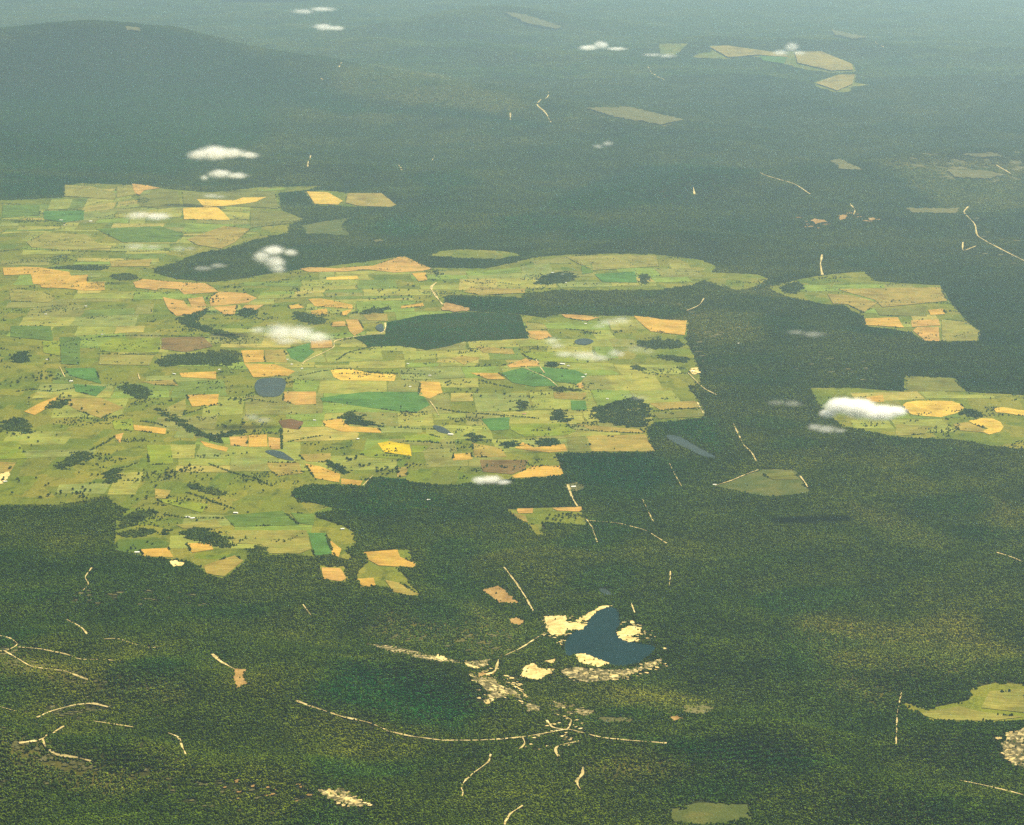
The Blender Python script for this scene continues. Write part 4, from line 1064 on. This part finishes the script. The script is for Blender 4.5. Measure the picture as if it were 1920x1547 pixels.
# ------------------------------------------------------------------ clouds
CLOUDS = [ # x, y, density, label, lobes (dx, dy, rx, ry in photo pixels)
 (412,288,.032,'long bright white cloud, the upper of two over the dark northwestern hill',[(-40,2,30,11),(-8,-1,38,14),(25,-1,30,12),(52,3,24,8)]),
 (420,327,.035,'smaller white cloud just under the long bright one, over the dark hill',[(-6,-2,26,10),(24,3,24,7),(-37,7,9,6)]),
 (515,486,.04,'tall arched white cloud over the forest tongue above the orange strip',[(-22,-4,20,14),(-2,-18,26,10),(30,-14,18,8),(0,6,24,14),(4,20,17,10)]),
 (535,624,.032,'broad soft white cloud over the green fields left of the plantation',[(-50,-6,22,9),(-10,0,40,20),(25,2,35,17),(62,10,30,12),(0,18,32,8)]),
 (280,405,.03,'narrow pale cloud over the far northwestern pasture, left of the yellow fields',[(-20,-1,26,9),(14,1,30,8)]),
 (270,462,.010,'faint smoky wisp above the pale northern strip, left of another',[(-14,0,26,9),(16,2,22,7)]),
 (345,466,.010,'faint smoky wisp near the forest tongue left of the arched cloud',[(-8,0,20,7),(12,0,18,6)]),
 (395,500,.012,'thin grey wisp below left of the arched white cloud',[(-14,3,22,6),(14,-2,22,6)]),
 (1612,768,.085,'big bright white cloud left of the round golden field',[(-38,-8,34,17),(0,-2,38,20),(38,7,36,15),(70,4,22,10),(-58,8,20,10)]),
 (1545,803,.022,'grey-white wisp below the big cloud by the round golden field',[(-18,-2,18,8),(6,2,26,8),(30,4,18,6)]),
 (1470,755,.009,'faint wisp over forest left of the big cloud by the round field',[(-14,0,24,6),(16,2,24,7)]),
 (916,901,.045,'small flat white cloud over the forest edge below the brown field',[(-16,0,18,9),(6,-2,24,10),(30,4,20,6)]),
 (1152,603,.014,'faint dome-shaped cloud left of the wide gold eastern field',[(-10,2,26,8),(12,-2,24,9),(-28,10,18,5)]),
 (1040,643,.020,'small soft cloud left of the round pond',[(-4,-4,20,8),(6,6,18,7)]),
 (1100,664,.020,'long streaky white cloud below the round pond',[(-40,0,26,7),(-6,2,34,9),(22,8,28,7)]),
 (1156,662,.026,'small bright puff at the right end of the streaky cloud below the pond',[(-4,0,16,9),(8,2,12,7)]),
 (1200,655,.006,'very faint haze patch right of the streaky cloud',[(-8,0,26,9),(14,5,20,7)]),
 (480,783,.013,'faint pale cloud over paddocks below the square dam',[(-8,0,22,9),(12,5,22,6)]),
 (588,20,.016,'thin streaky cloud near the top, the upper of two',[(-18,2,26,6),(16,-3,30,5)]),
 (617,51,.028,'small flat white cloud near the top, the lower of two',[(-12,0,20,7),(12,2,22,5)]),
 (1128,86,.030,'white cloud with a rounded top far off in the blue haze',[(-24,4,22,6),(0,-2,16,9),(28,6,24,4)]),
 (1482,94,.016,'soft cloud puff over the distant pale fields',[(-18,6,20,7),(2,-6,16,10),(18,6,18,6)]),
 (1130,272,.016,'small slanting wisp over the dark forest below the pale far-off clearing',[(-8,3,14,6),(8,-3,14,6)]),
 (1512,625,.008,'faint grey wisp over forest left of the northeast fields',[(-20,-2,22,6),(14,2,28,6)]),
 (1238,101,.012,'thin streak of cloud by the distant small tan field',[(-14,2,22,4),(14,4,20,5)]),
 (402,367,.012,'faint wisp just above the yellow field in the northwest',[(-6,0,20,5),(10,2,16,4)]),
 (1100,746,.007,'faint wisp over the pasture above the rounded eastern wood',[(84,-6,20,6),(100,0,22,5)]),
]
def cloud(x, y, dens, label, lobes):
    zc = 553.0; dx, dy, dz = ray(x, y); t = (zc-ALT)/dz; c = np.array([t*dx, t*dy, zc]); m = t/FPX
    me = bpy.data.meshes.new('cloud'); bm = bmesh.new(); LB = []
    for (ax, ay, rx, ry) in lobes:
        p = np.array([ax*m, 0, -ay*m*.9]); r = np.array([rx*m*1.35, rx*m*1.0, ry*m*1.4]); LB.append((c+p, r))
        q = bmesh.ops.create_icosphere(bm, subdivisions=3, radius=1)['verts']
        for v in q: v.co = Vector((v.co.x*r[0]*1.02+p[0], v.co.y*r[1]*1.02+p[1], v.co.z*r[2]*1.02+p[2]))
    bm.to_mesh(me); bm.free()
    tmp = bpy.data.objects.new('cloud', me); COL.objects.link(tmp); rm = tmp.modifiers.new('r', 'REMESH'); rm.mode = 'VOXEL'
    rm.voxel_size = max(3.0, min(r[2] for _, r in LB)/4)
    dg = bpy.context.evaluated_depsgraph_get(); me2 = bpy.data.meshes.new_from_object(tmp.evaluated_get(dg)); bpy.data.objects.remove(tmp)
    me2.name = 'cloud'; o = bpy.data.objects.new('cloud', me2); COL.objects.link(o); o.location = tuple(c)
    tag(o, label, 'cloud', 'small fair-weather clouds over the land')
    mt = bpy.data.materials.new('cloud_vapour'); mt.use_nodes = True; T = mt.node_tree; T.nodes.clear()
    out = T.nodes.new('ShaderNodeOutputMaterial'); vol = T.nodes.new('ShaderNodeVolumePrincipled'); T.links.new(vol.outputs[0], out.inputs['Volume'])
    vol.inputs['Color'].default_value = (1, 1, 1, 1); vol.inputs['Anisotropy'].default_value = .2; vol.inputs['Density Attribute'].default_value = ''
    pos = T.nodes.new('ShaderNodeNewGeometry').outputs['Position']
    def M(op, a, b=None, c_=None, clamp=False):
        n = T.nodes.new('ShaderNodeMath'); n.operation = op; n.use_clamp = clamp
        for i, v in enumerate((a, b, c_)):
            if v is None: continue
            if isinstance(v, (int, float)): n.inputs[i].default_value = v
            else: T.links.new(v, n.inputs[i])
        return n.outputs[0]
    f = None
    for p, r in LB:
        s_ = T.nodes.new('ShaderNodeVectorMath'); s_.operation = 'SUBTRACT'; T.links.new(pos, s_.inputs[0]); s_.inputs[1].default_value = tuple(p)
        d_ = T.nodes.new('ShaderNodeVectorMath'); d_.operation = 'DIVIDE'; T.links.new(s_.outputs[0], d_.inputs[0]); d_.inputs[1].default_value = tuple(r)
        l_ = T.nodes.new('ShaderNodeVectorMath'); l_.operation = 'LENGTH'; T.links.new(d_.outputs[0], l_.inputs[0])
        g = M('SUBTRACT', 1.0, l_.outputs['Value'], clamp=True)
        f = g if f is None else M('SMOOTH_MAX', f, g, .2)
    sz = max(14.0, np.mean([r[2] for _, r in LB])*1.5)
    n1 = noise(T, pos, sz*1.8, 8, .66, .7, .7)
    d = M('ADD', M('MULTIPLY', f, 1.7), M('MULTIPLY', M('SUBTRACT', n1, .60), 2.7))
    d = M('MULTIPLY', d, M('MULTIPLY', f, 1.5, clamp=True), clamp=True)
    d = M('MULTIPLY', M('POWER', d, 1.2), dens*(0.42 if dens < .045 else .8))
    T.links.new(d, vol.inputs['Density'])
    me2.materials.clear(); me2.materials.append(mt); return o
for c in CLOUDS: cloud(*c)

# ------------------------------------------------------------------ haze
V, F = [], []; box(V, F, -46000, 46000, -1500, 133000, float(TZ.min())-60, ALT+60)
ho = mesh_obj('haze', V, F, None); tag(ho, kind='stuff')
hm = bpy.data.materials.new('haze_air'); hm.use_nodes = True; T = hm.node_tree; T.nodes.clear()
out = T.nodes.new('ShaderNodeOutputMaterial'); vol = T.nodes.new('ShaderNodeVolumePrincipled'); T.links.new(vol.outputs[0], out.inputs['Volume'])
vol.inputs['Density'].default_value = HAZE_D; vol.inputs['Color'].default_value = HAZE_C; vol.inputs['Anisotropy'].default_value = .65; vol.inputs['Density Attribute'].default_value = ''
hm.cycles.homogeneous_volume = True
ho.data.materials.append(hm)
